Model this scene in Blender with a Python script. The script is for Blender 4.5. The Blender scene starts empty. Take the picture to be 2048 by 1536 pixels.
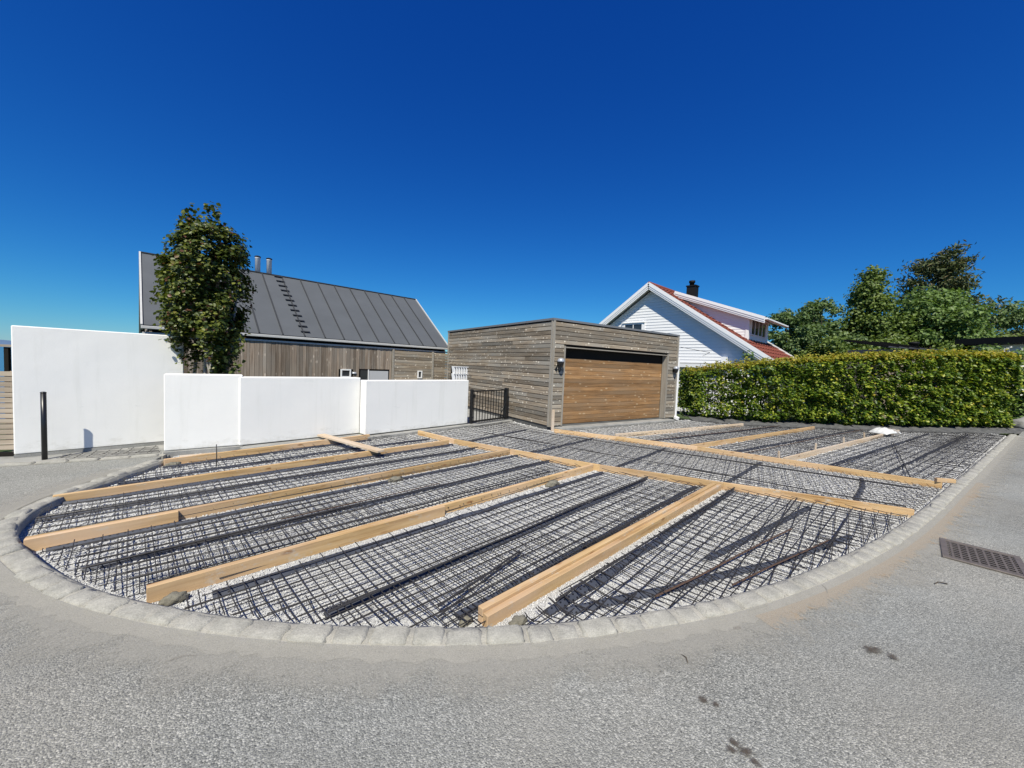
import bpy, bmesh, math, random
import numpy as np
from mathutils import Vector, Matrix

random.seed(7)
rng = np.random.default_rng(11)
scn = bpy.context.scene
COL = scn.collection
rad = math.radians

# ------------------------------------------------------------------ camera
PITCH, ROLL, EYE = rad(2.88), rad(2.4), 1.6
fw = Vector((0, math.cos(PITCH), -math.sin(PITCH)))
r0 = Vector((1, 0, 0)); u0 = r0.cross(fw)
rt = r0 * math.cos(ROLL) + u0 * math.sin(ROLL)
up = u0 * math.cos(ROLL) - r0 * math.sin(ROLL)
cam_d = bpy.data.cameras.new('camera')
cam_d.sensor_width = 36.0
cam_d.lens = 755.0 / 2048.0 * 36.0
cam_d.clip_start = 0.05
cam_d.clip_end = 20000
cam = bpy.data.objects.new('camera', cam_d)
COL.objects.link(cam)
m3 = Matrix((rt, up, -fw)).transposed()
cam.matrix_world = Matrix.Translation((0, 0, EYE)) @ m3.to_4x4()
scn.camera = cam

# ------------------------------------------------------------------ sky and sun
SUN_AZ, SUN_EL = 185.0, 52.0
world = bpy.data.worlds.new('World')
scn.world = world
world.use_nodes = True
wn = world.node_tree
wn.nodes.clear()
sky = wn.nodes.new('ShaderNodeTexSky')
sky.sky_type = 'NISHITA'
sky.sun_disc = False
sky.sun_elevation = rad(SUN_EL)
sky.sun_rotation = rad(SUN_AZ)
sky.altitude = 0
sky.air_density = 1.0
sky.dust_density = 0.0
sky.ozone_density = 6.0
bg = wn.nodes.new('ShaderNodeBackground')
bg.inputs['Strength'].default_value = 0.10
wo = wn.nodes.new('ShaderNodeOutputWorld')
# deep polarised blue of the photograph: one response curve per channel, the same over the whole sky
sp_c = wn.nodes.new('ShaderNodeSeparateColor')
cm_c = wn.nodes.new('ShaderNodeCombineColor')
wn.links.new(sky.outputs[0], sp_c.inputs[0])
for ch_i, (gam, gain) in enumerate(((1.85, 0.42), (1.27, 0.63), (0.80, 0.74))):
    m1 = wn.nodes.new('ShaderNodeMath'); m1.operation = 'MULTIPLY'; m1.inputs[1].default_value = 0.1
    m2 = wn.nodes.new('ShaderNodeMath'); m2.operation = 'POWER'; m2.inputs[1].default_value = gam
    m3_ = wn.nodes.new('ShaderNodeMath'); m3_.operation = 'MULTIPLY'; m3_.inputs[1].default_value = gain * 10
    wn.links.new(sp_c.outputs[ch_i], m1.inputs[0])
    wn.links.new(m1.outputs[0], m2.inputs[0])
    wn.links.new(m2.outputs[0], m3_.inputs[0])
    wn.links.new(m3_.outputs[0], cm_c.inputs[ch_i])
wn.links.new(cm_c.outputs[0], bg.inputs['Color'])
wn.links.new(bg.outputs[0], wo.inputs['Surface'])
sd = Vector((math.sin(rad(SUN_AZ)) * math.cos(rad(SUN_EL)), math.cos(rad(SUN_AZ)) * math.cos(rad(SUN_EL)), math.sin(rad(SUN_EL))))
sun_d = bpy.data.lights.new('sun', 'SUN')
sun_d.energy = 4.9
sun_d.angle = rad(0.53)
sun_d.color = (1.0, 0.95, 0.81)
sun = bpy.data.objects.new('sun', sun_d)
COL.objects.link(sun)
sun.rotation_euler = sd.to_track_quat('Z', 'Y').to_euler()
scn.view_settings.view_transform = 'Standard'
scn.view_settings.look = 'None'
scn.view_settings.gamma = 1.0
scn.view_settings.use_curve_mapping = False
scn.view_settings.exposure = 0.30


# ------------------------------------------------------------------ material helpers
class NT:
    def __init__(s, name):
        s.m = bpy.data.materials.new(name)
        s.m.use_nodes = True
        s.t = s.m.node_tree
        s.t.nodes.clear()
        s.out = s.n('ShaderNodeOutputMaterial')
        s.p = s.n('ShaderNodeBsdfPrincipled')
        s.l(s.p.outputs[0], s.out.inputs['Surface'])

    def n(s, typ, **kw):
        nd = s.t.nodes.new(typ)
        for k, v in kw.items():
            setattr(nd, k, v)
        return nd

    def l(s, a, b):
        s.t.links.new(a, b)

    def setin(s, sock, v):
        if isinstance(v, bpy.types.NodeSocket):
            s.l(v, sock)
        elif isinstance(v, (tuple, list)) and len(v) == 3 and sock.type == 'RGBA':
            sock.default_value = (*v, 1)
        else:
            sock.default_value = v

    def coord(s, scale=(1, 1, 1), rand=True, loc=None):
        tc = s.n('ShaderNodeTexCoord')
        mp = s.n('ShaderNodeMapping')
        mp.inputs['Scale'].default_value = scale
        s.l(tc.outputs['Object'], mp.inputs['Vector'])
        if rand:
            oi = s.n('ShaderNodeObjectInfo')
            mu = s.n('ShaderNodeVectorMath', operation='SCALE')
            mu.inputs[0].default_value = (37.0, 91.0, 53.0)
            s.l(oi.outputs['Random'], mu.inputs['Scale'])
            s.l(mu.outputs[0], mp.inputs['Location'])
        return mp.outputs[0]

    def noise(s, vec, scale, detail=4, rough=0.55, col=False):
        nd = s.n('ShaderNodeTexNoise')
        nd.inputs['Scale'].default_value = scale
        nd.inputs['Detail'].default_value = detail
        nd.inputs['Roughness'].default_value = rough
        s.l(vec, nd.inputs['Vector'])
        return nd.outputs[1 if col else 0]

    def voro(s, vec, scale, feature='F1', out=0, rnd=1.0):
        nd = s.n('ShaderNodeTexVoronoi', feature=feature)
        nd.inputs['Scale'].default_value = scale
        nd.inputs['Randomness'].default_value = rnd
        s.l(vec, nd.inputs['Vector'])
        return nd.outputs[out]

    def ramp(s, fac, stops):
        nd = s.n('ShaderNodeValToRGB')
        cr = nd.color_ramp
        while len(cr.elements) < len(stops):
            cr.elements.new(0.5)
        for e, (p, c) in zip(cr.elements, stops):
            e.position = p
            e.color = (c, c, c, 1) if isinstance(c, (int, float)) else (*c, 1)
        s.l(fac, nd.inputs[0])
        return nd.outputs[0]

    def mix(s, fac, a, b, mode='MIX'):
        nd = s.n('ShaderNodeMix', data_type='RGBA', blend_type=mode)
        s.setin(nd.inputs[0], fac)
        s.setin(nd.inputs[6], a)
        s.setin(nd.inputs[7], b)
        return nd.outputs[2]

    def math(s, op, a, b=0.0):
        nd = s.n('ShaderNodeMath', operation=op)
        s.setin(nd.inputs[0], a)
        s.setin(nd.inputs[1], b)
        return nd.outputs[0]

    def objrand(s):
        return s.n('ShaderNodeObjectInfo').outputs['Random']

    def island(s):
        return s.n('ShaderNodeNewGeometry').outputs['Random Per Island']

    def bump(s, h, strength=0.3, dist=0.01):
        b = s.n('ShaderNodeBump')
        b.inputs['Strength'].default_value = strength
        b.inputs['Distance'].default_value = dist
        s.l(h, b.inputs['Height'])
        s.l(b.outputs[0], s.p.inputs['Normal'])

    def fin(s, color=None, rough=0.7, metal=0.0, spec=0.4):
        if color is not None:
            s.setin(s.p.inputs['Base Color'], color)
        s.setin(s.p.inputs['Roughness'], rough)
        s.p.inputs['Metallic'].default_value = metal
        s.p.inputs['Specular IOR Level'].default_value = spec
        return s.m


MATS = {}


def plain(name, col, rough=0.6, metal=0.0, spec=0.4, var=0.12, scale=6.0, bump=0.0):
    k = NT(name)
    v = k.coord()
    f = k.noise(v, scale, 5)
    c = k.mix(f, tuple(x * (1 - var) for x in col), tuple(min(1, x * (1 + var)) for x in col))
    if bump:
        k.bump(k.noise(v, scale * 8, 4), bump, 0.004)
    return k.fin(c, rough, metal, spec)


def wood(name, dark, mid, light, knot=None, knot_amt=0.0, grain=1.0, rough=0.75, stain=None, var=0.35, axis=0, kscale=(5.5, 11.0), splash=None, kmix=1.0):
    """grain runs along the given local axis"""
    k = NT(name)
    s = [26.0 * grain] * 3
    s[axis] = 1.3
    g = k.noise(k.coord(tuple(s)), 1.0, 6, 0.65)
    c = k.ramp(g, [(0.28, dark), (0.52, mid), (0.78, light)])
    big = [3.0] * 3
    big[axis] = 0.8
    p = k.noise(k.coord(tuple(big)), 1.0, 3)
    if stain is not None:
        c = k.mix(k.ramp(p, [(0.42, 0.0), (0.66, 0.85)]), c, stain)
    if knot is not None:
        ks = [kscale[1]] * 3
        ks[axis] = kscale[0]
        d = k.voro(k.coord(tuple(ks)), 1.0)
        kr = k.voro(k.coord(tuple(ks)), 1.0, out=1)
        sep = k.n('ShaderNodeSeparateColor')
        k.l(kr, sep.inputs[0])
        on = k.math('GREATER_THAN', sep.outputs[0], 1.0 - knot_amt)
        near = k.ramp(d, [(0.15, 1.0), (0.32, 0.0)])
        c = k.mix(k.math('MULTIPLY', k.math('MULTIPLY', on, near), kmix), c, knot)
    if splash is not None:
        c = k.mix(k.ramp(k.noise(k.coord((7, 14, 14)), 1.0, 6, 0.72), [(0.57, 0.0), (0.68, 0.75)]), c, splash)
    o = k.objrand()
    b = k.n('ShaderNodeMapRange')
    b.inputs['To Min'].default_value = 1.0 - var
    b.inputs['To Max'].default_value = 1.0 + var * 0.6
    k.l(o, b.inputs['Value'])
    cm = k.n('ShaderNodeCombineColor')
    for i in range(3):
        k.l(b.outputs[0], cm.inputs[i])
    c = k.mix(1.0, c, cm.outputs[0], 'MULTIPLY')
    k.bump(g, 0.25, 0.004)
    return k.fin(c, rough, 0, 0.3)


def mk_asphalt():
    k = NT('asphalt')
    v = k.coord(rand=False)
    cell = k.voro(v, 150.0, out=1)
    sep = k.n('ShaderNodeSeparateColor')
    k.l(cell, sep.inputs[0])
    agg = k.ramp(sep.outputs[0], [(0.0, (0.12, 0.122, 0.117)), (0.35, (0.205, 0.208, 0.199)), (0.75, (0.285, 0.287, 0.272)), (1.0, (0.45, 0.447, 0.425))])
    cell2 = k.voro(v, 48.0, out=1)
    sp2 = k.n('ShaderNodeSeparateColor')
    k.l(cell2, sp2.inputs[0])
    d2 = k.voro(v, 48.0)
    pit = k.math('MULTIPLY', k.math('GREATER_THAN', sp2.outputs[1], 0.86), k.ramp(d2, [(0.16, 1.0), (0.30, 0.0)]))
    c = k.mix(pit, agg, (0.055, 0.057, 0.06))
    chip = k.math('MULTIPLY', k.math('GREATER_THAN', sp2.outputs[2], 0.86), k.ramp(d2, [(0.14, 1.0), (0.30, 0.0)]))
    c = k.mix(chip, c, (0.46, 0.455, 0.43))
    dust = k.ramp(k.noise(v, 0.9, 6, 0.62), [(0.36, 0.05), (0.66, 0.55)])
    c = k.mix(dust, c, (0.285, 0.283, 0.268))
    wear = k.ramp(k.noise(k.coord((0.35, 0.8, 1), rand=False), 1.0, 4), [(0.36, 0.88), (0.64, 1.12)])
    c = k.mix(1.0, c, wear, 'MULTIPLY')
    warm = k.ramp(k.noise(v, 0.5, 3), [(0.35, (0.99, 1.0, 0.985)), (0.7, (1.04, 1.0, 0.93))])
    c = k.mix(1.0, c, warm, 'MULTIPLY')
    h = k.math('ADD', k.math('MULTIPLY', k.voro(v, 150.0), -1.0), k.math('MULTIPLY', k.noise(v, 22.0, 4), 0.7))
    k.bump(h, 0.7, 0.007)
    return k.fin(c, 0.88, 0, 0.25)


def mk_cement(name, a, b, sc=5.0, bumpd=0.006, speck=0.0):
    k = NT(name)
    v = k.coord()
    f = k.noise(v, sc, 6, 0.62)
    c = k.mix(k.ramp(f, [(0.3, 0.0), (0.7, 1.0)]), a, b)
    fine = k.noise(v, 130.0, 3)
    c = k.mix(1.0, c, k.ramp(fine, [(0.3, 0.80), (0.7, 1.15)]), 'MULTIPLY')
    k.bump(k.math('ADD', k.math('MULTIPLY', f, 1.2), k.math('MULTIPLY', fine, 0.3)), 0.5, bumpd)
    return k.fin(c, 0.9, 0, 0.2)


def mk_plaster():
    k = NT('white_plaster')
    v = k.coord(rand=False)
    f = k.noise(v, 2.2, 5)
    c = k.mix(f, (0.76, 0.755, 0.735), (0.83, 0.82, 0.79))
    sv = k.coord((7.0, 7.0, 0.5))
    st = k.ramp(k.noise(sv, 1.0, 5, 0.6), [(0.56, 0.0), (0.78, 0.28)])
    c = k.mix(st, c, (0.57, 0.57, 0.515))
    bl = k.ramp(k.noise(k.coord((3, 3, 9)), 1.0, 5, 0.7), [(0.68, 0.0), (0.76, 0.5)])
    c = k.mix(bl, c, (0.53, 0.54, 0.53))
    sz = k.n('ShaderNodeSeparateXYZ')
    gp = k.n('ShaderNodeNewGeometry')
    k.l(gp.outputs['Position'], sz.inputs[0])
    spl = k.math('SUBTRACT', k.noise(k.coord((5, 5, 9)), 1.0, 6, 0.7), k.math('MULTIPLY', sz.outputs[2], 1.15))
    c = k.mix(k.ramp(spl, [(0.36, 0.0), (0.58, 0.42)]), c, (0.47, 0.455, 0.40))
    k.bump(k.math('ADD', k.noise(v, 3.0, 4), k.math('MULTIPLY', k.noise(v, 60.0, 3), 0.12)), 0.3, 0.02)
    return k.fin(c, 0.85, 0, 0.2)


def mk_leaf(name, stops, trans=0.35, rough=0.5, tcol=None):
    k = NT(name)
    c = k.ramp(k.island(), stops)
    k.setin(k.p.inputs['Base Color'], c)
    k.p.inputs['Roughness'].default_value = rough
    k.p.inputs['Specular IOR Level'].default_value = 0.35
    tr = k.n('ShaderNodeBsdfTranslucent')
    k.l(k.mix(1.0, c, tcol or (1.25, 1.35, 0.6), 'MULTIPLY'), tr.inputs[0])
    ms = k.n('ShaderNodeMixShader')
    ms.inputs[0].default_value = trans
    k.l(k.p.outputs[0], ms.inputs[1])
    k.l(tr.outputs[0], ms.inputs[2])
    k.l(ms.outputs[0], k.out.inputs['Surface'])
    return k.m


def mk_gravel(name, a, b):
    k = NT(name)
    c = k.mix(k.island(), a, b)
    v = k.coord(rand=False)
    c = k.mix(1.0, c, k.ramp(k.noise(v, 60, 3), [(0.3, 0.82), (0.7, 1.1)]), 'MULTIPLY')
    c = k.mix(k.ramp(k.noise(v, 0.8, 4), [(0.55, 0.0), (0.75, 0.35)]), c, (0.27, 0.26, 0.235))
    k.bump(k.noise(v, 45, 4), 0.8, 0.01)
    return k.fin(c, 0.9, 0, 0.2)


def mk_sand(name, col, lo, hi, sc=5.0, amax=0.52):
    """loose sand film: patchy cover, thinner towards the outer edge of the ribbon (uv v)"""
    k = NT(name)
    v = k.coord(rand=False)
    uv = k.n('ShaderNodeUVMap')
    sx = k.n('ShaderNodeSeparateXYZ')
    k.l(uv.outputs[0], sx.inputs[0])
    edge = k.ramp(sx.outputs[1], [(0.0, 1.0), (0.35, 0.62), (1.0, 0.0)])
    f = k.math('ADD', k.math('MULTIPLY', k.noise(v, sc, 6, 0.7), 0.9), k.math('MULTIPLY', k.noise(v, 55.0, 4, 0.7), 0.45))
    f = k.math('ADD', f, k.math('MULTIPLY', edge, 0.55))
    a = k.ramp(f, [(lo, 0.0), (hi, amax)])
    c = k.mix(1.0, col, k.ramp(k.noise(v, 160.0, 3), [(0.3, 0.8), (0.7, 1.2)]), 'MULTIPLY')
    k.fin(c, 0.95, 0, 0.1)
    tr = k.n('ShaderNodeBsdfTransparent')
    ms = k.n('ShaderNodeMixShader')
    k.l(a, ms.inputs[0])
    k.l(tr.outputs[0], ms.inputs[1])
    k.l(k.p.outputs[0], ms.inputs[2])
    k.l(ms.outputs[0], k.out.inputs['Surface'])
    return k.m


def mk_strip():
    """dark perforated steel strip"""
    k = NT('perforated_strip')
    v = k.coord((1, 1, 1))
    vv = k.coord((30.0, 30.0, 42.0), rand=False)
    d = k.voro(vv, 1.0, rnd=0.0)
    hole = k.ramp(d, [(0.26, 1.0), (0.30, 0.0)])
    c = k.mix(k.noise(v, 9, 4), (0.032, 0.037, 0.052), (0.072, 0.080, 0.105))
    c = k.mix(hole, c, (0.008, 0.008, 0.009))
    return k.fin(c, 0.55, 0.0, 0.4)


def mk_glass(name, col=(0.03, 0.035, 0.04)):
    return NT(name).fin(col, 0.06, 0, 0.6)


MATS.update(
    asphalt=mk_asphalt(),
    kerb=mk_cement('kerb_stone', (0.27, 0.262, 0.232), (0.40, 0.385, 0.34), 11.0, 0.022),
    mortar=mk_cement('mortar', (0.28, 0.27, 0.235), (0.40, 0.382, 0.335), 9.0, 0.02),
    wetmortar=mk_cement('fresh_mortar', (0.15, 0.14, 0.11), (0.24, 0.225, 0.18), 14.0, 0.02),
    concrete=mk_cement('concrete', (0.22, 0.22, 0.21), (0.36, 0.355, 0.335), 3.0),
    darkconcrete=mk_cement('dark_concrete', (0.07, 0.072, 0.072), (0.13, 0.13, 0.125), 3.0),
    plaster=mk_plaster(),
    gravel=mk_gravel('gravel', (0.46, 0.46, 0.455), (0.66, 0.66, 0.65)),
    gravelbed=mk_gravel('gravel_fines', (0.44, 0.44, 0.435), (0.50, 0.50, 0.49)),
    soil=mk_cement('soil', (0.05, 0.045, 0.036), (0.10, 0.09, 0.07), 5.0, 0.05),
    fabric=mk_cement('ground_fabric', (0.06, 0.062, 0.064), (0.15, 0.15, 0.148), 7.0, 0.05),
    grass=mk_cement('grass', (0.035, 0.06, 0.018), (0.07, 0.10, 0.03), 8.0, 0.05),
    sand=mk_sand('pale_sand', (0.375, 0.358, 0.315), 0.76, 1.22, 3.5),
    orangesand=mk_sand('orange_sand', (0.46, 0.315, 0.17), 0.92, 1.22, 5.0, 0.72),
    strip=mk_strip(),
    rebar=plain('rebar', (0.045, 0.042, 0.042), 0.6, 0.3, 0.4, 0.35, 20),
    rust=plain('rusty_rebar', (0.085, 0.052, 0.036), 0.75, 0.0, 0.3, 0.5, 25),
    blackmetal=plain('black_metal', (0.012, 0.012, 0.013), 0.35, 0.0, 0.5, 0.2),
    castiron=plain('cast_iron', (0.17, 0.142, 0.12), 0.55, 0.35, 0.5, 0.45, 18, 0.3),
    greymetal=plain('grey_metal', (0.30, 0.31, 0.32), 0.38, 0.6, 0.5, 0.1),
    steel=plain('flue_steel', (0.70, 0.71, 0.73), 0.4, 0.0, 0.5, 0.06),
    flashing=plain('roof_flashing', (0.20, 0.205, 0.21), 0.5, 0.3, 0.4, 0.12),
    felt=plain('grey_roof_sheet', (0.090, 0.097, 0.106), 0.75, 0.0, 0.3, 0.18, 1.3, 0.2),
    seam=plain('roof_seam', (0.042, 0.044, 0.048), 0.7, 0.0, 0.3, 0.12),
    fascia=plain('pale_fascia', (0.48, 0.48, 0.47), 0.6, 0, 0.3, 0.12, 8),
    whitepaint=plain('white_paint', (0.80, 0.80, 0.80), 0.45, 0, 0.4, 0.03, 4),
    blind=plain('grey_blind', (0.45, 0.46, 0.48), 0.6, 0, 0.3, 0.04),
    lampgrey=plain('lamp_dome', (0.36, 0.38, 0.42), 0.4, 0.2, 0.5, 0.06),
    tile=plain('red_roof_tile', (0.175, 0.050, 0.035), 0.8, 0, 0.2, 0.35, 9),
    soot=plain('black_chimney', (0.005, 0.005, 0.0055), 0.7, 0, 0.3, 0.2),
    glass=mk_glass('window_glass'),
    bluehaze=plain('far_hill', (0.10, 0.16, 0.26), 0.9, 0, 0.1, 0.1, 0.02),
    sea=plain('sea_water', (0.02, 0.06, 0.13), 0.18, 0, 0.5, 0.2, 0.05, 0.2),
    bark=plain('pale_bark', (0.34, 0.315, 0.28), 0.85, 0, 0.2, 0.35, 14, 0.5),
    darkbark=plain('dark_bark', (0.075, 0.06, 0.047), 0.9, 0, 0.2, 0.35, 14, 0.5),
    bag=plain('white_sack', (0.60, 0.60, 0.585), 0.55, 0, 0.3, 0.08, 7, 0.3),
    bagband=plain('sack_print', (0.30, 0.27, 0.24), 0.6, 0, 0.3, 0.15, 12),
    pine=wood('fresh_pine', (0.30, 0.165, 0.062), (0.52, 0.345, 0.165), (0.63, 0.45, 0.245), (0.30, 0.15, 0.06), 0.16, 0.9, 0.75, (0.60, 0.42, 0.27), 0.20, kscale=(5, 17), splash=(0.50, 0.45, 0.37)),
    pinegrey=wood('dusty_pine', (0.40, 0.29, 0.19), (0.55, 0.425, 0.29), (0.65, 0.53, 0.39), (0.32, 0.20, 0.11), 0.15, 0.8, 0.8, (0.60, 0.50, 0.40), 0.12, kscale=(5, 17), splash=(0.52, 0.48, 0.42)),
    clad=wood('weathered_cladding', (0.14, 0.108, 0.076), (0.30, 0.245, 0.182), (0.45, 0.39, 0.31), (0.74, 0.67, 0.56), 0.48, 0.8, 0.85, (0.26, 0.245, 0.215), 0.42, kscale=(9.0, 12.0), kmix=0.75),
    cladv=wood('weathered_upright_cladding', (0.135, 0.098, 0.072), (0.26, 0.205, 0.158), (0.39, 0.325, 0.265), (0.48, 0.41, 0.34), 0.30, 0.9, 0.85, (0.27, 0.24, 0.205), 0.40, kscale=(5.0, 14.0)),
    trim=wood('weathered_trim', (0.20, 0.178, 0.15), (0.31, 0.285, 0.245), (0.40, 0.37, 0.33), None, 0, 0.8, 0.85, None, 0.12),
    doorwood=wood('garage_door_wood', (0.15, 0.078, 0.033), (0.31, 0.17, 0.072), (0.43, 0.26, 0.125), (0.50, 0.37, 0.23), 0.30, 0.9, 0.7, (0.25, 0.165, 0.095), 0.30, kscale=(5.0, 11.0), kmix=0.7),
    fencewood=wood('pale_fence_wood', (0.24, 0.19, 0.14), (0.36, 0.30, 0.235), (0.45, 0.39, 0.32), None, 0, 0.9, 0.85, None, 0.2),
    backing=plain('dark_backing', (0.018, 0.016, 0.014), 0.9, 0, 0.1, 0.1),
    leaf_tree=mk_leaf('tree_leaf', [(0.0, (0.026, 0.044, 0.010)), (0.6, (0.078, 0.105, 0.020)), (0.93, (0.20, 0.215, 0.042)), (0.95, (0.12, 0.055, 0.028)), (1.0, (0.13, 0.06, 0.035))], 0.28, 0.42),
    leaf_hedge=mk_leaf('hedge_leaf', [(0.0, (0.035, 0.075, 0.010)), (0.5, (0.072, 0.125, 0.013)), (0.85, (0.21, 0.27, 0.028)), (1.0, (0.38, 0.38, 0.045))], 0.22, 0.40),
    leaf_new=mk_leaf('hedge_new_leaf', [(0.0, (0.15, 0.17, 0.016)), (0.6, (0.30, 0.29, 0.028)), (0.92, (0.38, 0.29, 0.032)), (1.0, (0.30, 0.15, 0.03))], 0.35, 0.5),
    leaf_birch=mk_leaf('birch_leaf', [(0.0, (0.062, 0.11, 0.036)), (1.0, (0.18, 0.25, 0.090))], 0.3, 0.5),
    leaf_mid=mk_leaf('mid_green_leaf', [(0.0, (0.055, 0.095, 0.020)), (1.0, (0.175, 0.235, 0.048))], 0.3, 0.5),
    leaf_light=mk_leaf('light_green_leaf', [(0.0, (0.070, 0.125, 0.030)), (1.0, (0.18, 0.265, 0.072))], 0.3, 0.5),
    leaf_pine=mk_leaf('pine_needle', [(0.0, (0.040, 0.062, 0.022)), (0.7, (0.10, 0.125, 0.042)), (1.0, (0.16, 0.13, 0.06))], 0.12, 0.55),
    flower_white=mk_leaf('white_flower', [(0.0, (0.55, 0.55, 0.46)), (1.0, (0.75, 0.74, 0.66))], 0.2, 0.6, (1, 1, 1)),
    flower_purple=mk_leaf('lilac_flower', [(0.0, (0.20, 0.10, 0.24)), (1.0, (0.38, 0.22, 0.40))], 0.2, 0.6, (1, 1, 1)),
)


# ------------------------------------------------------------------ mesh helpers
def tag(o, label=None, cat=None, group=None, kind=None):
    if label: o['label'] = label
    if cat: o['category'] = cat
    if group: o['group'] = group
    if kind: o['kind'] = kind
    return o


def empty(name, loc, rz=0.0, label=None, cat=None, group=None):
    o = bpy.data.objects.new(name, None)
    o.empty_display_size = 0.2
    o.location = loc
    o.rotation_euler = (0, 0, rz)
    COL.objects.link(o)
    return tag(o, label, cat, group)


def link(name, me, mat=None, parent=None, loc=(0, 0, 0), rot=(0, 0, 0)):
    if mat is not None and not me.materials:
        me.materials.append(MATS[mat] if isinstance(mat, str) else mat)
    o = bpy.data.objects.new(name, me)
    o.location = loc
    o.rotation_euler = rot
    if parent is not None:
        o.parent = parent
    COL.objects.link(o)
    return o


def pydata(name, V, F, smooth=False):
    me = bpy.data.meshes.new(name)
    me.from_pydata([tuple(v) for v in V], [], [tuple(f) for f in F])
    bm = bmesh.new()
    bm.from_mesh(me)
    bmesh.ops.recalc_face_normals(bm, faces=bm.faces)
    bm.to_mesh(me)
    bm.free()
    if smooth:
        me.polygons.foreach_set('use_smooth', [True] * len(me.polygons))
    return me


def fast(name, V, F, smooth=False):
    """V (n,3), F (m,k) arrays with one face size"""
    V = np.asarray(V, np.float32)
    F = np.asarray(F, np.int32)
    me = bpy.data.meshes.new(name)
    me.vertices.add(len(V))
    me.vertices.foreach_set('co', V.ravel())
    k = F.shape[1]
    me.loops.add(F.size)
    me.loops.foreach_set('vertex_index', F.ravel())
    me.polygons.add(len(F))
    me.polygons.foreach_set('loop_start', np.arange(0, F.size, k, dtype=np.int32))
    me.polygons.foreach_set('loop_total', np.full(len(F), k, np.int32))
    me.update(calc_edges=True)
    if smooth:
        me.polygons.foreach_set('use_smooth', np.ones(len(F), bool))
    return me


BOXF = [(0, 3, 2, 1), (4, 5, 6, 7), (0, 1, 5, 4), (1, 2, 6, 5), (2, 3, 7, 6), (3, 0, 4, 7)]
BOXC = {}


def box_mesh(sx, sy, sz, ch=0.0, mat=None):
    key = (round(sx, 3), round(sy, 3), round(sz, 3), ch, mat)
    if key in BOXC:
        return BOXC[key]
    x, y, z = sx / 2, sy / 2, sz / 2
    V = [(-x, -y, -z), (x, -y, -z), (x, y, -z), (-x, y, -z), (-x, -y, z), (x, -y, z), (x, y, z), (-x, y, z)]
    me = bpy.data.meshes.new('box')
    me.from_pydata(V, [], BOXF)
    if ch > 0:
        bm = bmesh.new()
        bm.from_mesh(me)
        bmesh.ops.bevel(bm, geom=bm.edges[:], offset=ch, segments=1, affect='EDGES', profile=0.5)
        bm.to_mesh(me)
        bm.free()
    if mat:
        me.materials.append(MATS[mat])
    BOXC[key] = me
    return me


def box(name, size, loc, mat, parent=None, rot=(0, 0, 0), ch=0.0):
    return link(name, box_mesh(*size, ch, mat), None, parent, loc, rot)


def boxes_mesh(name, lst):
    """join axis aligned boxes (cx,cy,cz,sx,sy,sz) into one mesh"""
    V, F = [], []
    for cx, cy, cz, sx, sy, sz in lst:
        b = len(V)
        x, y, z = sx / 2, sy / 2, sz / 2
        V += [(cx + a * x, cy + c * y, cz + d * z) for a, c, d in ((-1, -1, -1), (1, -1, -1), (1, 1, -1), (-1, 1, -1), (-1, -1, 1), (1, -1, 1), (1, 1, 1), (-1, 1, 1))]
        F += [tuple(b + i for i in f) for f in BOXF]
    return pydata(name, V, F)


def prism(name, pts2, depth, plane='xz'):
    """extrude a 2D polygon along the third axis from 0 to depth"""
    n = len(pts2)
    V = []
    for d in (0.0, depth):
        for a, b in pts2:
            V.append((a, d, b) if plane == 'xz' else ((d, a, b) if plane == 'yz' else (a, b, d)))
    F = [tuple(range(n)), tuple(range(2 * n - 1, n - 1, -1))]
    F += [(i, (i + 1) % n, n + (i + 1) % n, n + i) for i in range(n)]
    return pydata(name, V, F)


def tube(pts, radii, sides=6, cap=True):
    P = [Vector(p) for p in pts]
    if not hasattr(radii, '__len__'):
        radii = [radii] * len(P)
    V, F = [], []
    for i, p in enumerate(P):
        d = (P[min(i + 1, len(P) - 1)] - P[max(i - 1, 0)]).normalized()
        a = d.orthogonal().normalized() if abs(d.z) > 0.9 else d.cross(Vector((0, 0, 1))).normalized()
        b = d.cross(a)
        for k in range(sides):
            t = 2 * math.pi * k / sides
            V.append(tuple(p + (a * math.cos(t) + b * math.sin(t)) * radii[i]))
    for i in range(len(P) - 1):
        for k in range(sides):
            F.append((i * sides + k, i * sides + (k + 1) % sides, (i + 1) * sides + (k + 1) % sides, (i + 1) * sides + k))
    if cap:
        F.append(tuple(range(sides))[::-1])
        F.append(tuple((len(P) - 1) * sides + k for k in range(sides)))
    return V, F


def tube_obj(name, pts, radii, mat, parent=None, sides=6, smooth=True, loc=(0, 0, 0)):
    V, F = tube(pts, radii, sides)
    me = bpy.data.meshes.new(name)
    me.from_pydata(V, [], F)
    if smooth:
        me.polygons.foreach_set('use_smooth', [True] * len(me.polygons))
    return link(name, me, mat, parent, loc)


def lathe(name, prof, mat, parent=None, loc=(0, 0, 0), sides=20, rot=(0, 0, 0)):
    V, F = [], []
    for r, z in prof:
        for k in range(sides):
            t = 2 * math.pi * k / sides
            V.append((r * math.cos(t), r * math.sin(t), z))
    for i in range(len(prof) - 1):
        for k in range(sides):
            F.append((i * sides + k, i * sides + (k + 1) % sides, (i + 1) * sides + (k + 1) % sides, (i + 1) * sides + k))
    F.append(tuple(range(sides))[::-1])
    F.append(tuple((len(prof) - 1) * sides + k for k in range(sides)))
    me = pydata(name, V, F, True)
    return link(name, me, mat, parent, loc, rot)


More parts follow.
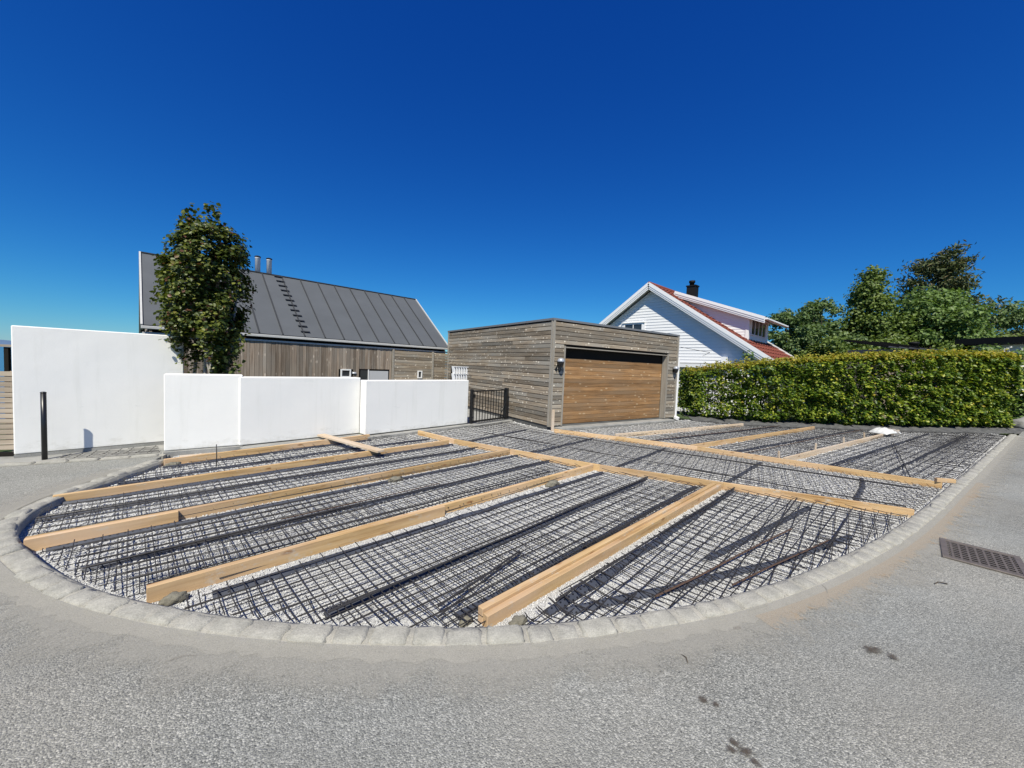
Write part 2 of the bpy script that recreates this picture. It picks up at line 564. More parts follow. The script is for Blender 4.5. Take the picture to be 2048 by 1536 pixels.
def poly_sheet(name, pts, z, skirt=0.0):
    bm = bmesh.new()
    vs = [bm.verts.new((x, y, z)) for x, y in pts]
    es = [bm.edges.new((vs[i], vs[(i + 1) % len(vs)])) for i in range(len(vs))]
    bmesh.ops.triangle_fill(bm, use_beauty=True, use_dissolve=False, edges=es)
    for f in bm.faces:
        if f.normal.z < 0:
            f.normal_flip()
    if skirt:
        lo = [bm.verts.new((x, y, z - skirt)) for x, y in pts]
        for i in range(len(vs)):
            j = (i + 1) % len(vs)
            bm.faces.new((vs[i], vs[j], lo[j], lo[i]))
    me = bpy.data.meshes.new(name)
    bm.to_mesh(me)
    bm.free()
    return me


def inside(P, poly):
    x, y = P[:, 0], P[:, 1]
    r = np.zeros(len(P), bool)
    n = len(poly)
    for i in range(n):
        x1, y1 = poly[i]
        x2, y2 = poly[(i + 1) % n]
        c = ((y1 > y) != (y2 > y))
        xi = (x2 - x1) * (y - y1) / ((y2 - y1) if y2 != y1 else 1e-9) + x1
        r ^= c & (x < xi)
    return r


def catmull(pts, step=0.04):
    P = [np.array(p, float) for p in pts]
    P = [2 * P[0] - P[1]] + P + [2 * P[-1] - P[-2]]
    out = []
    for i in range(1, len(P) - 2):
        n = max(2, int(np.linalg.norm(P[i + 1] - P[i]) / step))
        for k in range(n):
            t = k / n
            a, b, c, d = P[i - 1], P[i], P[i + 1], P[i + 2]
            out.append(0.5 * ((2 * b) + (c - a) * t + (2 * a - 5 * b + 4 * c - d) * t * t + (3 * b - a - 3 * c + d) * t ** 3))
    out.append(P[-2])
    return np.array(out)


# ------------------------------------------------------------------ site plan (metres; the camera stands over the origin)
KERB_IN = [(-4.97, 5.39), (-4.93, 5.20), (-4.76, 4.32), (-4.60, 3.72), (-4.33, 3.31), (-4.05, 3.06), (-3.66, 2.83), (-3.05, 2.54), (-2.50, 2.35), (-1.77, 2.21),
           (-1.02, 2.155), (-0.13, 2.19), (0.62, 2.32), (1.52, 2.58), (2.65, 3.10), (4.31, 4.07), (6.86, 5.79), (11.5, 8.97), (16.35, 12.30)]
kin = catmull(KERB_IN, 0.05)
ktan = np.gradient(kin, axis=0)
ktan /= np.linalg.norm(ktan, axis=1)[:, None]
knor = np.stack([ktan[:, 1], -ktan[:, 0]], 1)       # towards the road
ks = np.concatenate([[0], np.cumsum(np.linalg.norm(np.diff(kin, axis=0), axis=1))])


def kerb_at(s, off=0.0):
    p = np.array([np.interp(s, ks, kin[:, 0]), np.interp(s, ks, kin[:, 1])])
    n = np.array([np.interp(s, ks, knor[:, 0]), np.interp(s, ks, knor[:, 1])])
    n /= np.linalg.norm(n)
    return p + n * off, n


GZ = -0.060         # gravel level
KTOP = 0.042        # kerb top
BTOP = 0.045        # formwork top

# terrain reaching the horizon, falling to the sea on the left
gx = np.unique(np.concatenate([np.linspace(-40, 60, 51), np.linspace(-900, -40, 20), np.linspace(60, 900, 20)]))
gy = np.unique(np.concatenate([np.linspace(-40, 60, 51), np.linspace(-300, -40, 8), np.linspace(60, 900, 20)]))
XX, YY = np.meshgrid(gx, gy, indexing='ij')


def sstep(a, b, t):
    t = np.clip((t - a) / (b - a), 0, 1)
    return t * t * (3 - 2 * t)


def terrain_z(X, Y):
    side = (-X + Y) / 1.414                          # into the yard behind the white walls
    z = -0.30 - 0.65 * sstep(8.6, 10.5, side) * sstep(3.0, -1.0, X)
    z = z - 34 * sstep(16, 120, side - 0.35 * np.maximum(X, 0)) * sstep(5, -25, X)
    return z


ZZ = terrain_z(XX, YY)
V = np.stack([XX.ravel(), YY.ravel(), ZZ.ravel()], 1)
ni, nj = XX.shape
I, J = np.meshgrid(np.arange(ni - 1), np.arange(nj - 1), indexing='ij')
a = (I * nj + J).ravel()
o = link('ground', fast('ground', V, np.stack([a, a + nj, a + nj + 1, a + 1], 1), True), 'grass')
tag(o, 'low green ground around the houses', 'ground', kind='structure')
o = link('sea', pydata('sea', [(-9000, -3000, -22), (6000, -3000, -22), (6000, 12000, -22), (-9000, 12000, -22)], [(0, 1, 2, 3)]), 'sea')
tag(o, 'strip of dark blue sea beyond the railing', 'sea', kind='structure')
# far low hills over the sea
hx = np.linspace(-9000, -1500, 40)
hv, hf = [], []
for i, x in enumerate(hx):
    h = 60 + 50 * math.sin(i * 0.7) + 30 * math.sin(i * 1.9)
    hv += [(x, 7000 + 2 * x * 0.2, -22), (x, 7200 + x * 0.4, max(5, h) - 22), (x, 7900 + x * 0.4, -22)]
for i in range(len(hx) - 1):
    hf += [(3 * i, 3 * i + 3, 3 * i + 4, 3 * i + 1), (3 * i + 1, 3 * i + 4, 3 * i + 5, 3 * i + 2)]
tag(link('hills', pydata('hills', hv, hf, True), 'bluehaze'), 'low hazy hills across the sea', 'hills', kind='structure')

# road
outer = [tuple(p) for p in (kin + knor * 0.17)[::3]]
SETTS = [(-8.6, 3.75), (-7.2, 4.50), (-6.63, 4.87), (-5.93, 5.28), (-5.27, 5.68)]
road_poly = [(-90, -60), (90, -60), (90, 62.5)] + outer[::-1] + [(-5.2, 5.52)] + [(x + 0.03, y - 0.06) for x, y in SETTS[::-1]] + [(-30, -8), (-90, -30)]
tag(link('road', poly_sheet('road', road_poly, 0.0, 0.25), 'asphalt'), 'dusty grey asphalt road', 'road', kind='structure')

# gravel bed inside the kerb
bed_poly = [tuple(p) for p in kin[::3]] + [(16.6, 13.3), (6.6, 13.3), (5.62, 12.86), (1.0, 9.74), (-0.1, 11.3), (-1.3, 10.1), (-3.1, 8.1), (-4.7, 6.6), (-5.4, 6.1)]
tag(link('gravel_bed', poly_sheet('gravel_bed', bed_poly, GZ, 0.2), 'gravelbed'), 'pale crushed stone bed of the new driveway', 'gravel bed', kind='structure')

# loose crushed stone (uncountable)
def stones(n_try, size, dmin, dmax, zsp):
    P = np.stack([rng.uniform(-5.6, 16.6, n_try), rng.uniform(2.1, 13.3, n_try)], 1)
    d = np.hypot(P[:, 0], P[:, 1])
    k = inside(P, bed_poly) & (d >= dmin) & (d < dmax)
    P = P[k]
    n = len(P)
    base = np.array([(1, 0, 0), (0, 1, 0), (-1, 0, 0), (0, -1, 0), (0, 0, 1), (0, 0, -1)], float)
    S = size * rng.uniform(0.55, 1.25, (n, 1, 1)) * np.concatenate([rng.uniform(0.7, 1.2, (n, 1, 2)), rng.uniform(0.35, 0.6, (n, 1, 1))], 2)
    v = base[None] * S * rng.uniform(0.75, 1.25, (n, 6, 1)) + rng.normal(0, size * 0.12, (n, 6, 3))
    t = rng.uniform(0, 6.28, n)
    c, s = np.cos(t)[:, None], np.sin(t)[:, None]
    x = v[:, :, 0] * c - v[:, :, 1] * s
    y = v[:, :, 0] * s + v[:, :, 1] * c
    v = np.stack([x + P[:, :1], y + P[:, 1:], v[:, :, 2] + GZ + rng.uniform(0, zsp, (n, 1))], 2)
    f = np.array([(0, 1, 4), (1, 2, 4), (2, 3, 4), (3, 0, 4), (1, 0, 5), (2, 1, 5), (3, 2, 5), (0, 3, 5)])
    return v.reshape(-1, 3), (f[None] + 6 * np.arange(n)[:, None, None]).reshape(-1, 3)


VS, FS, off = [], [], 0
area = 22.2 * 11.2
for dens, size, d0, d1 in ((6500, 0.0085, 0, 4.0), (2600, 0.013, 4.0, 6.5), (900, 0.019, 6.5, 10), (300, 0.026, 10, 22)):
    v, f = stones(int(area * dens), size, d0, d1, size * 0.5)
    VS.append(v); FS.append(f + off); off += len(v)
o = link('gravel', fast('gravel', np.concatenate(VS), np.concatenate(FS)), 'gravel')
tag(o, 'loose pale grey crushed stone under the steel mesh', 'gravel', kind='stuff')

# ------------------------------------------------------------------ kerb: mortar bed with a row of setts
prof = [(-0.004, -0.13), (-0.002, 0.020), (0.02, 0.030), (0.11, 0.026), (0.155, 0.008), (0.23, 0.004)]
V, F = [], []
sv = np.arange(0, ks[-1], 0.06)
for i, s in enumerate(sv):
    p, n = kerb_at(s)
    for j, (o_, z_) in enumerate(prof):
        w = 0.0 if j < 2 else random.uniform(-0.006, 0.006)
        ow = o_ + (random.uniform(-0.02, 0.03) if j == 5 else 0)
        q = p + n * ow
        V.append((q[0], q[1], z_ + w * (0.3 if j == 5 else 1)))
m_ = len(prof)
for i in range(len(sv) - 1):
    for j in range(m_ - 1):
        F.append((i * m_ + j, i * m_ + j + 1, (i + 1) * m_ + j + 1, (i + 1) * m_ + j))
kerb = link('kerb', pydata('kerb', V, F, True), 'mortar')
tag(kerb, 'curved low kerb of mortared grey setts around the driveway', 'kerb', kind='structure')


def sett_mesh(L, W, H, seed):
    r = random.Random(seed)
    bm = bmesh.new()
    bmesh.ops.create_cube(bm, size=1.0)
    bmesh.ops.scale(bm, vec=(L, W, H), verts=bm.verts)
    bmesh.ops.bevel(bm, geom=bm.edges[:], offset=0.034, segments=3, affect='EDGES', profile=0.5)
    for v in bm.verts:
        v.co += Vector((r.uniform(-1, 1), r.uniform(-1, 1), r.uniform(-1, 1))) * 0.0065
    me = bpy.data.meshes.new('kerb_stone')
    bm.to_mesh(me)
    bm.free()
    me.polygons.foreach_set('use_smooth', [True] * len(me.polygons))
    me.materials.append(MATS['kerb'])
    return me


SETT = [sett_mesh(L, 0.145, 0.17, i) for i, L in enumerate((0.15, 0.165, 0.18, 0.195, 0.21, 0.225))]
SETL = (0.15, 0.165, 0.18, 0.195, 0.21, 0.225)
s = 0.05
while s < ks[-1] - 0.25:
    k = random.randrange(len(SETT))
    L = SETL[k] + 0.012
    p, n = kerb_at(s + L / 2, 0.076 + random.uniform(-0.012, 0.016))
    ang = math.atan2(n[0], -n[1])
    link('kerb_stone', SETT[k], None, kerb, (p[0], p[1], KTOP - 0.083 + random.uniform(-0.014, 0.006)), (random.uniform(0.0, 0.14), random.uniform(-0.05, 0.05), ang + random.uniform(-0.06, 0.06)))
    s += L

# edging row of flat setts in front of the tall wall
sp = catmull(SETTS, 0.02)
sl = np.concatenate([[0], np.cumsum(np.linalg.norm(np.diff(sp, axis=0), axis=1))])
edging = link('edging', poly_sheet('edging', [(x, y + 0.0) for x, y in SETTS] + [(x - 0.06, y + 0.13) for x, y in SETTS[::-1]], -0.006, 0.1), 'mortar')
tag(edging, 'thin row of flat stones edging the road before the tall white wall', 'kerb', kind='structure')
s = 0.02
FL = [sett_mesh(0.30, 0.11, 0.12, 40 + i) for i in range(3)]
while s < sl[-1] - 0.3:
    x, y = np.interp(s + 0.155, sl, sp[:, 0]), np.interp(s + 0.155, sl, sp[:, 1])
    x2, y2 = np.interp(s + 0.2, sl, sp[:, 0]), np.interp(s + 0.2, sl, sp[:, 1])
    an = math.atan2(y2 - y, x2 - x)
    link('edging_stone', FL[random.randrange(3)], None, edging, (x - math.sin(an) * 0.055, y + math.cos(an) * 0.055, -0.038 + random.uniform(-0.004, 0.004)), (0, 0, an))
    s += 0.315
tag(link('footing_strip', poly_sheet('footing_strip', [(-5.3, 5.80), (-5.93, 5.42), (-6.75, 4.95), (-7.4, 4.62), (-8.2, 5.2), (-7.2, 5.5), (-5.95, 6.8), (-5.4, 6.1)], -0.03, 0.1), 'concrete'),
    'rough grey concrete strip at the foot of the tall wall', 'footing', kind='structure')

# sand films along the kerb
def ribbon(name, s0, s1, o0, o1, z, mat, label):
    V, F, UV = [], [], []
    ss = np.arange(s0, s1, 0.12)
    cols = 5
    for s in ss:
        for j in range(cols):
            t = j / (cols - 1)
            p, n = kerb_at(s, o0 + (o1 - o0) * t)
            V.append((p[0], p[1], z + 0.022 * (1 - t) ** 3 * (1 if o0 < 0.2 else 0)))
            UV.append((s, t))
    for i in range(len(ss) - 1):
        for j in range(cols - 1):
            F.append((i * cols + j, i * cols + j + 1, (i + 1) * cols + j + 1, (i + 1) * cols + j))
    me = bpy.data.meshes.new(name)
    me.from_pydata(V, [], F)
    ul = me.uv_layers.new(name='UVMap')
    for lp in me.loops:
        ul.data[lp.index].uv = UV[lp.vertex_index]
    tag(link(name, me, mat), label, 'sand', kind='stuff')


ribbon('sand', 0.4, ks[-1] - 0.3, 0.15, 0.55, 0.006, 'sand', 'pale sand dusted along the outer foot of the kerb')
i0 = float(np.interp(1.6, kin[:, 0], ks)); i1 = float(np.interp(7.6, kin[:, 0], ks))
ribbon('orange_sand', i0, i1, 0.20, 0.40, 0.010, 'orangesand', 'orange sand spilled along the right-hand part of the kerb')

# ------------------------------------------------------------------ white walls
def wall_box(name, p0, p1, h, t, label, base=0.02, ch=0.012):
    """p0->p1 is the foot of the face seen from the road; thickness goes away from the road"""
    d = Vector((p1[0] - p0[0], p1[1] - p0[1], 0))
    L = d.length
    rz = math.atan2(d.y, d.x)
    e = empty(name, (p0[0], p0[1], 0), rz, label, 'wall')
    box('plaster_face', (L, t, h - base), (L / 2, t / 2, base + (h - base) / 2), 'plaster', e, ch=ch)
    return e, L


w_tall, L = wall_box('tall_wall', (-7.08, 5.33), (-5.82, 6.68), 1.865, 0.22, 'tall plain white plastered wall behind the black post')
box('footing', (L, 0.30, 0.25), (L / 2, 0.14, -0.11), 'concrete', w_tall)
w_a, L = wall_box('low_wall', (-5.42, 5.86), (-4.62, 6.47), 1.235, 0.26, 'low white wall section below the tree, leftmost of the low walls')
box('footing', (L, 0.36, 0.24), (L / 2, 0.10, -0.105), 'concrete', w_a)
w_b, L = wall_box('low_wall', (-4.64, 6.42), (-3.19, 7.95), 1.20, 0.26, 'middle low white wall section left of the wooden slat post')
box('footing', (L, 0.50, 0.26), (L / 2, 0.02, -0.125), 'concrete', w_b)
box('drain_hole', (0.05, 0.02, 0.055), (0.55, -0.232, -0.03), 'backing', w_b)
w_c, L = wall_box('low_wall', (-3.01, 7.77), (-1.13, 9.88), 1.155, 0.24, 'low white wall section ending at the black gate')
box('footing', (L, 0.44, 0.25), (L / 2, 0.04, -0.125), 'concrete', w_c)
sp_ = empty('slat_post', (-3.12, 7.98, 0), rad(47), 'narrow upright of short weathered wood slats between two low white walls', 'slat post')
for i in range(15):
    box('slat', (0.14, 0.05, 0.066), (0, 0.0, 0.06 + 0.073 * i + random.uniform(-0.002, 0.002)), 'trim', sp_, (random.uniform(-.02, .02), 0, random.uniform(-.03, .03)))
box('batten', (0.10, 0.03, 1.1), (0, 0.04, 0.58), 'backing', sp_)

# black post in front of the tall wall
post = empty('marker_post', (-6.67, 5.35, 0), 0, 'upright black round post before the tall white wall', 'post')
post.location = (-6.64, 5.33, 0)
tube_obj('pole', [(0, 0, -0.05), (0, 0, 0.93)], 0.029, 'blackmetal', post, 16)
lathe('cap', [(0.031, 0.0), (0.031, 0.012), (0.015, 0.02)], 'blackmetal', post, (0, 0, 0.925), 16)

# slat fence at the far left and railing beyond
fn = empty('slat_fence', (-7.16, 5.46, 0), rad(200), 'pale wood fence of level slats at the left edge', 'fence')
for i in range(15):
    box('slat', (2.4, 0.022, 0.066), (1.2, 0, 0.10 + 0.0765 * i), 'fencewood', fn)
for x in (0.06, 1.2, 2.3):
    box('post', (0.07, 0.06, 1.30), (x, -0.042, 0.56), 'fencewood', fn)
box('base_beam', (2.5, 0.05, 0.10), (1.24, 0.0, -0.02), 'backing', fn)
rl = empty('deck_railing', (-11.2, 8.0, 0), rad(200), 'pale wooden handrail over the fence at the left edge', 'railing')
box('handrail', (4.0, 0.12, 0.05), (0.2, 0, 1.56), 'fencewood', rl)
for x in (-1.6, -0.35, 0.9):
    box('post', (0.07, 0.07, 2.2), (x, 0, 0.43), 'backing', rl)

# ------------------------------------------------------------------ garage
GA = rad(34.0)
gar = empty('garage', (1.0, 9.7, 0), GA, 'flat-roofed garage clad in weathered level boards', 'garage')
GL, GD, GH = 5.48, 6.42, 2.84
box('core', (GL - 0.06, GD - 0.28, GH - 0.14), (GL / 2, GD / 2 + 0.12, 0.06 + GH / 2), 'backing', gar)
DX0, DX1, DZ = 0.44, 4.90, 2.11
# backing behind the front boards around the door
box('front_backing', (DX0 - 0.03, 0.20, GH - 0.14), (DX0 / 2, 0.13, 0.08 + GH / 2), 'backing', gar)
box('front_backing', (GL - DX1 - 0.03, 0.20, GH - 0.14), ((GL + DX1) / 2, 0.13, 0.08 + GH / 2), 'backing', gar)
box('front_backing', (DX1 - DX0 + 0.002, 0.20, GH - DZ - 0.12), ((DX0 + DX1) / 2, 0.13, DZ + 0.06 + (GH - DZ - 0.12) / 2), 'backing', gar)
PITCHZ = 0.1125
zs = [0.115 + PITCHZ * i for i in range(24)]


def plank_run(parent, x0, x1, z, axis, yoff, mat, h=0.098, thick=0.021, splits=None):
    """one course of boards, broken at random butt joints"""
    cuts = [x0]
    if splits:
        for c in splits:
            if x0 + 0.3 < c < x1 - 0.3:
                cuts.append(c)
    cuts.append(x1)
    for a_, b_ in zip(cuts[:-1], cuts[1:]):
        L = b_ - a_ - 0.003
        dz = random.uniform(-0.0015, 0.0015)
        y = yoff + random.uniform(-0.003, 0.002)
        tilt = 0.045
        if axis == 'x':
            box('plank', (L, thick, h), ((a_ + b_) / 2, y, z + dz), mat, parent, (-tilt, 0, 0))
        else:
            box('plank', (L, thick, h), (y, (a_ + b_) / 2, z + dz), mat, parent, (tilt * -1, 0, -math.pi / 2))


for i, z in enumerate(zs):
    sc = [random.uniform(0.8, 2.6) + k * random.uniform(1.8, 2.6) for k in range(3)]
    plank_run(gar, 0.065, GD - 0.03, z, 'y', 0.012, 'clad', splits=sc if i % 2 else sc[:1])
    sc = [random.uniform(1.0, 4.4)]
    if z - 0.05 > DZ:
        plank_run(gar, 0.065, GL - 0.035, z, 'x', 0.012, 'clad', splits=sc if i % 2 else None)
    else:
        plank_run(gar, 0.065, DX0 - 0.045, z, 'x', 0.012, 'clad')
        plank_run(gar, DX1 + 0.065, GL - 0.035, z, 'x', 0.012, 'clad')
# corner and edge trims (grain along local x, stood upright)
def upright(parent, name, w, d, x, y, z0, z1, mat='trim'):
    return box(name, (z1 - z0, d, w), (x, y, (z0 + z1) / 2), mat, parent, (0, -math.pi / 2, 0))


upright(gar, 'corner_trim', 0.058, 0.024, 0.033, -0.004, 0.04, GH - 0.05)
upright(gar, 'corner_trim', 0.024, 0.058, -0.004, 0.040, 0.04, GH - 0.05)
upright(gar, 'corner_trim', 0.05, 0.03, GL - 0.01, -0.003, 0.06, GH - 0.05)
upright(gar, 'corner_trim', 0.03, 0.05, -0.004, GD - 0.01, 0.04, GH - 0.05)
upright(gar, 'jamb_trim', 0.042, 0.026, DX0 - 0.022, -0.004, 0.05, DZ + 0.05)
upright(gar, 'jamb_trim', 0.060, 0.026, DX1 + 0.030, -0.004, 0.05, DZ + 0.05)
upright(gar, 'jamb_lining', 0.024, 0.165, DX0 - 0.014, 0.095, 0.05, DZ, 'trim')
upright(gar, 'jamb_lining', 0.024, 0.165, DX1 + 0.014, 0.095, 0.05, DZ, 'trim')
box('head_lining', (DX1 - DX0 + 0.02, 0.165, 0.024), ((DX0 + DX1) / 2, 0.094, DZ + 0.017), 'trim', gar)
door = box('garage_door', (DX1 - DX0 - 0.004, 0.05, DZ - 0.055), ((DX0 + DX1) / 2, 0.225, 0.055 + (DZ - 0.055) / 2), 'backing', gar)
nd = 16
ph = (1.85 - 0.06) / nd  # planks stop short; bare dark backing above blackens the lintel's shadow band
for i in range(nd):
    zc = 0.06 + ph * (i + 0.5)
    box('door_plank', (DX1 - DX0 - 0.012, 0.02, ph - 0.006), (0, -0.034 + random.uniform(-0.0015, 0.0015), zc - (0.055 + (DZ - 0.055) / 2)), 'doorwood', door, (-0.02, 0, 0))
box('roof_flashing', (GL + 0.05, 0.06, 0.055), (GL / 2, 0.012, GH - 0.022), 'flashing', gar)
box('roof_flashing', (0.06, GD + 0.0, 0.055), (0.006, GD / 2 + 0.045, GH - 0.0225), 'flashing', gar)
box('roof_sheet', (GL - 0.03, GD - 0.03, 0.04), (GL / 2 + 0.03, GD / 2 + 0.05, GH - 0.031), 'felt', gar)
box('plinth', (GL - 0.05, GD - 0.06, 0.22), (GL / 2, GD / 2 + 0.04, -0.062), 'darkconcrete', gar)
box('threshold', (DX1 - DX0 + 0.5, 0.34, 0.14), ((DX0 + DX1) / 2 + 0.02, -0.075, -0.045), 'concrete', gar, ch=0.008)
dp = box('downpipe', (0.075, 0.06, 2.05), (GL + 0.062, -0.002, 1.045), 'whitepaint', gar, ch=0.008)
box('pipe_shoe', (0.11, 0.16, 0.10), (-0.02, -0.06, -1.0), 'whitepaint', dp, (0.3, 0, 0), ch=0.01)


def wall_lamp(x, z, label, s=1.0):
    t = empty('wall_lamp', (1.0 + math.cos(GA) * x + math.sin(GA) * 0.0, 9.7 + math.sin(GA) * x, z), GA, label, 'wall lamp', 'lamps beside the garage door')
    box('back_plate', (0.09 * s, 0.02, 0.13 * s), (0, -0.012, 0), 'blackmetal', t)
    box('arm', (0.035, 0.07, 0.03), (0, -0.055, 0.03), 'blackmetal', t)
    lathe('dome_cap', [(0.094 * s, 0.0), (0.094 * s, 0.025 * s), (0.085 * s, 0.058 * s), (0.062 * s, 0.085 * s), (0.028 * s, 0.10 * s), (0.004, 0.104 * s)], 'lampgrey', t, (0, -0.10, 0.03))
    lathe('lower_body', [(0.040 * s, -0.13 * s), (0.062 * s, -0.10 * s), (0.080 * s, -0.02 * s), (0.083 * s, 0.0)], 'blackmetal', t, (0, -0.10, 0.028))


wall_lamp(0.215, 1.70, 'domed wall lamp left of the garage door, above the number 40')
wall_lamp(5.27, 1.66, 'domed wall lamp right of the garage door', 0.95)
num = empty('house_number', (1.0 + math.cos(GA) * 0.20, 9.7 + math.sin(GA) * 0.20, 1.535), GA, 'black number 40 below the left garage lamp', 'house number')
link('digit', boxes_mesh('digit', [(-0.060, -0.014, 0.0, 0.085, 0.012, 0.018), (-0.035, -0.0145, 0.0, 0.018, 0.0125, 0.135)]), 'blackmetal', num)
d4 = box('stroke', (0.095, 0.011, 0.018), (-0.066, -0.0142, 0.036), 'blackmetal', num, (0, -1.0, 0))
ring = []
zr = [(0.033 * math.cos(t), -0.014, 0.064 * math.sin(t)) for t in np.linspace(0, 2 * math.pi, 17)]
tube_obj('digit', [(x + 0.052, y, z) for x, y, z in zr], 0.010, 'blackmetal', num, 6)

stake = box('timber_stake', (0.60, 0.045, 0.07), (1.085, 9.615, 0.20), 'pinegrey', None, (0, -math.pi / 2, GA), 0.003)
tag(stake, 'short upright timber stake at the near corner of the garage', 'stake')

# breeze block screen beside the garage, over the end of the low wall
bb = empty('block_screen', (-1.42, 10.12, 1.06), rad(47), 'small white openwork block screen above the right end of the low wall', 'block screen')
for rrow in range(2):
    zc = 0.15 + rrow * 0.19
    box('shelf', (0.50, 0.10, 0.018), (0.02, 0, zc + 0.092), 'whitepaint', bb)
    for i in range(6):
        prism_me = prism('slat', [(-0.010, -0.085), (0.012, -0.085), (0.012, 0.02), (-0.030, 0.083), (-0.042, 0.083)], 0.09)
        link('slat', prism_me, 'whitepaint', bb, (-0.19 + 0.083 * i, -0.045, zc))
box('back_panel', (0.52, 0.012, 1.45), (0.02, 0.062, -0.28), 'backing', bb)
box('pier', (0.16, 0.12, 1.20), (-0.32, 0.0, -0.52), 'whitepaint', bb)

# black gate
g0, g1 = Vector((-1.045, 9.93, 0)), Vector((-0.15, 11.08, 0))
gd = (g1 - g0)
gate = empty('gate', g0, math.atan2(gd.y, gd.x), 'black steel barred gate between the low wall and the garage', 'gate')
W = gd.length
box('post', (0.07, 0.07, 0.95), (0.0, 0, 0.44), 'blackmetal', gate, ch=0.004)
box('post', (0.10, 0.10, 0.96), (W, 0, 0.44), 'blackmetal', gate, ch=0.004)
box('top_rail', (W - 0.09, 0.045, 0.035), (W / 2, 0, 0.865), 'blackmetal', gate)
box('bottom_rail', (W - 0.09, 0.045, 0.045), (W / 2, 0, 0.05), 'blackmetal', gate)
for i in range(12):
    box('bar', (0.016, 0.016, 0.78), (0.09 + (W - 0.2) * i / 11, 0, 0.455), 'blackmetal', gate)
box('latch', (0.05, 0.03, 0.09), (0.075, -0.03, 0.74), 'blackmetal', gate)
tube_obj('brace', [(W - 0.05, -0.02, 0.52), (W - 0.30, -0.02, 0.08)], 0.012, 'blackmetal', gate)
gs = box('gate_step', (W + 0.15, 0.30, 0.16), ((g0.x + g1.x) / 2 + 0.05, (g0.y + g1.y) / 2 - 0.12, -0.075), 'concrete', None, (0, 0, math.atan2(gd.y, gd.x)), 0.01)
tag(gs, 'pale concrete step under the black gate', 'step')
gg = empty('drain_channel', (g0.x + 0.12, g0.y - 0.06, 0.012), math.atan2(gd.y, gd.x), 'narrow slotted drain channel in the step below the gate', 'drain')
box('channel_frame', (W - 0.1, 0.09, 0.012), (W / 2, 0, 0), 'greymetal', gg)
for i in range(14):
    box('slot', (0.04, 0.05, 0.004), (0.15 + i * 0.09, 0, 0.008), 'backing', gg)
yp = [(-1.2, 10.0), (0.0, 11.4), (-2.4, 15.2), (-4.6, 12.6)]
tag(link('yard_path', poly_sheet('yard_path', yp, -0.04, 0.9), 'concrete'), 'pale paved path behind the gate', 'path', kind='structure')

# ------------------------------------------------------------------ house with the grey sheet roof
# frame: x along the eave (towards the right end at 0), y towards the back
HE = Vector((-2.72, 15.85, 0))
house = empty('timber_house', HE, rad(45), 'long timber-clad house with a dark grey seamed roof behind the white walls', 'house')
EZ, RZ, RW, RL = 2.20, 4.45, 2.80, 9.15
slope = math.hypot(RW, RZ - EZ)
ra = math.atan2(RZ - EZ, RW)
roof = empty('roof', (0, 0, 0)); roof.parent = house
npan = 15
pw = RL / npan
for i in range(npan):
    for side in (0, 1):
        me = box_mesh(pw - 0.004, slope, 0.05, 0, 'felt')
        yc = RW / 2 if side == 0 else RW * 1.5
        link('panel', me, None, roof, (-pw * (i + 0.5), yc, (EZ + RZ) / 2), (ra if side == 0 else -ra, 0, 0))
for i in range(1, npan):
    box('seam', (0.03, slope - 0.02, 0.05), (-pw * i, RW / 2 - math.sin(ra) * 0.03, (EZ + RZ) / 2 + math.cos(ra) * 0.03), 'seam', roof, (ra, 0, 0))
for xx in (0.02, -RL - 0.02):
    box('verge_board', (0.04, slope + 0.02, 0.17), (xx, RW / 2, (EZ + RZ) / 2 - 0.03), 'fascia', roof, (ra, 0, 0))
    box('verge_board', (0.04, slope + 0.02, 0.17), (xx, RW * 1.5, (EZ + RZ) / 2 - 0.03), 'fascia', roof, (-ra, 0, 0))
box('ridge_cap', (RL, 0.12, 0.03), (-RL / 2, RW, RZ + 0.03), 'seam', roof)
box('gutter', (RL + 0.06, 0.07, 0.075), (-RL / 2, -0.04, EZ - 0.045), 'fascia', roof, ch=0.01)
box('soffit_trim', (RL + 0.02, 0.03, 0.05), (-RL / 2, 0.018, EZ - 0.185), 'fascia', roof)
for i in range(12):
    t = 0.06 + 0.94 * i / 11.4
    box('roof_step', (0.26, 0.075, 0.018), (-5.42 - 0.20 * t, RW * t - 0.02, EZ + (RZ - EZ) * t + 0.06), 'seam', roof, (0.35, 0, 0))
for x in (-6.19, -5.84):
    fl = lathe('flue', [(0.082, 0.0), (0.082, 0.74), (0.088, 0.745), (0.088, 0.775)], 'steel', house, (x, RW + 0.16, RZ - 0.20))
    lathe('flue_collar', [(0.094, 0.0), (0.094, 0.04), (0.05, 0.06)], 'soot', fl, (0, 0, 0.772))
FLOOR = -0.95
WY = -0.02
box('wall_core', (RL - 0.2, 2 * RW - 0.30, EZ - FLOOR - 0.05), (-RL / 2, RW, (EZ + FLOOR) / 2 - 0.02), 'backing', house)
# upright boards
xw = -2.52
i = 0
OPEN = [(-4.36, -4.02, 0.95, 1.22), (-3.70, -2.60, -0.93, 1.24)]
while xw > -RL + 0.25:
    wdt = random.choice((0.068, 0.075, 0.092, 0.11, 0.125))
    x0, x1 = xw - wdt, xw
    spans = [(FLOOR, EZ - 0.20)]
    for a0, a1, z0, z1 in OPEN:
        if x1 > a0 and x0 < a1:
            spans = [(z1, EZ - 0.20)] + ([(FLOOR, z0)] if z0 > FLOOR + 0.05 else [])
    for z0, z1 in spans:
        box('wall_board', (z1 - z0, 0.022, wdt - 0.007), ((x0 + x1) / 2, WY + 0.06 + random.uniform(-0.006, 0.004), (z0 + z1) / 2), 'cladv', house, (0, -math.pi / 2, 0))
    xw -= wdt
box('wall_post', (0.07, 0.07, EZ - FLOOR - 0.2), (-2.47, WY + 0.03, (EZ + FLOOR - 0.2) / 2), 'trim', house)
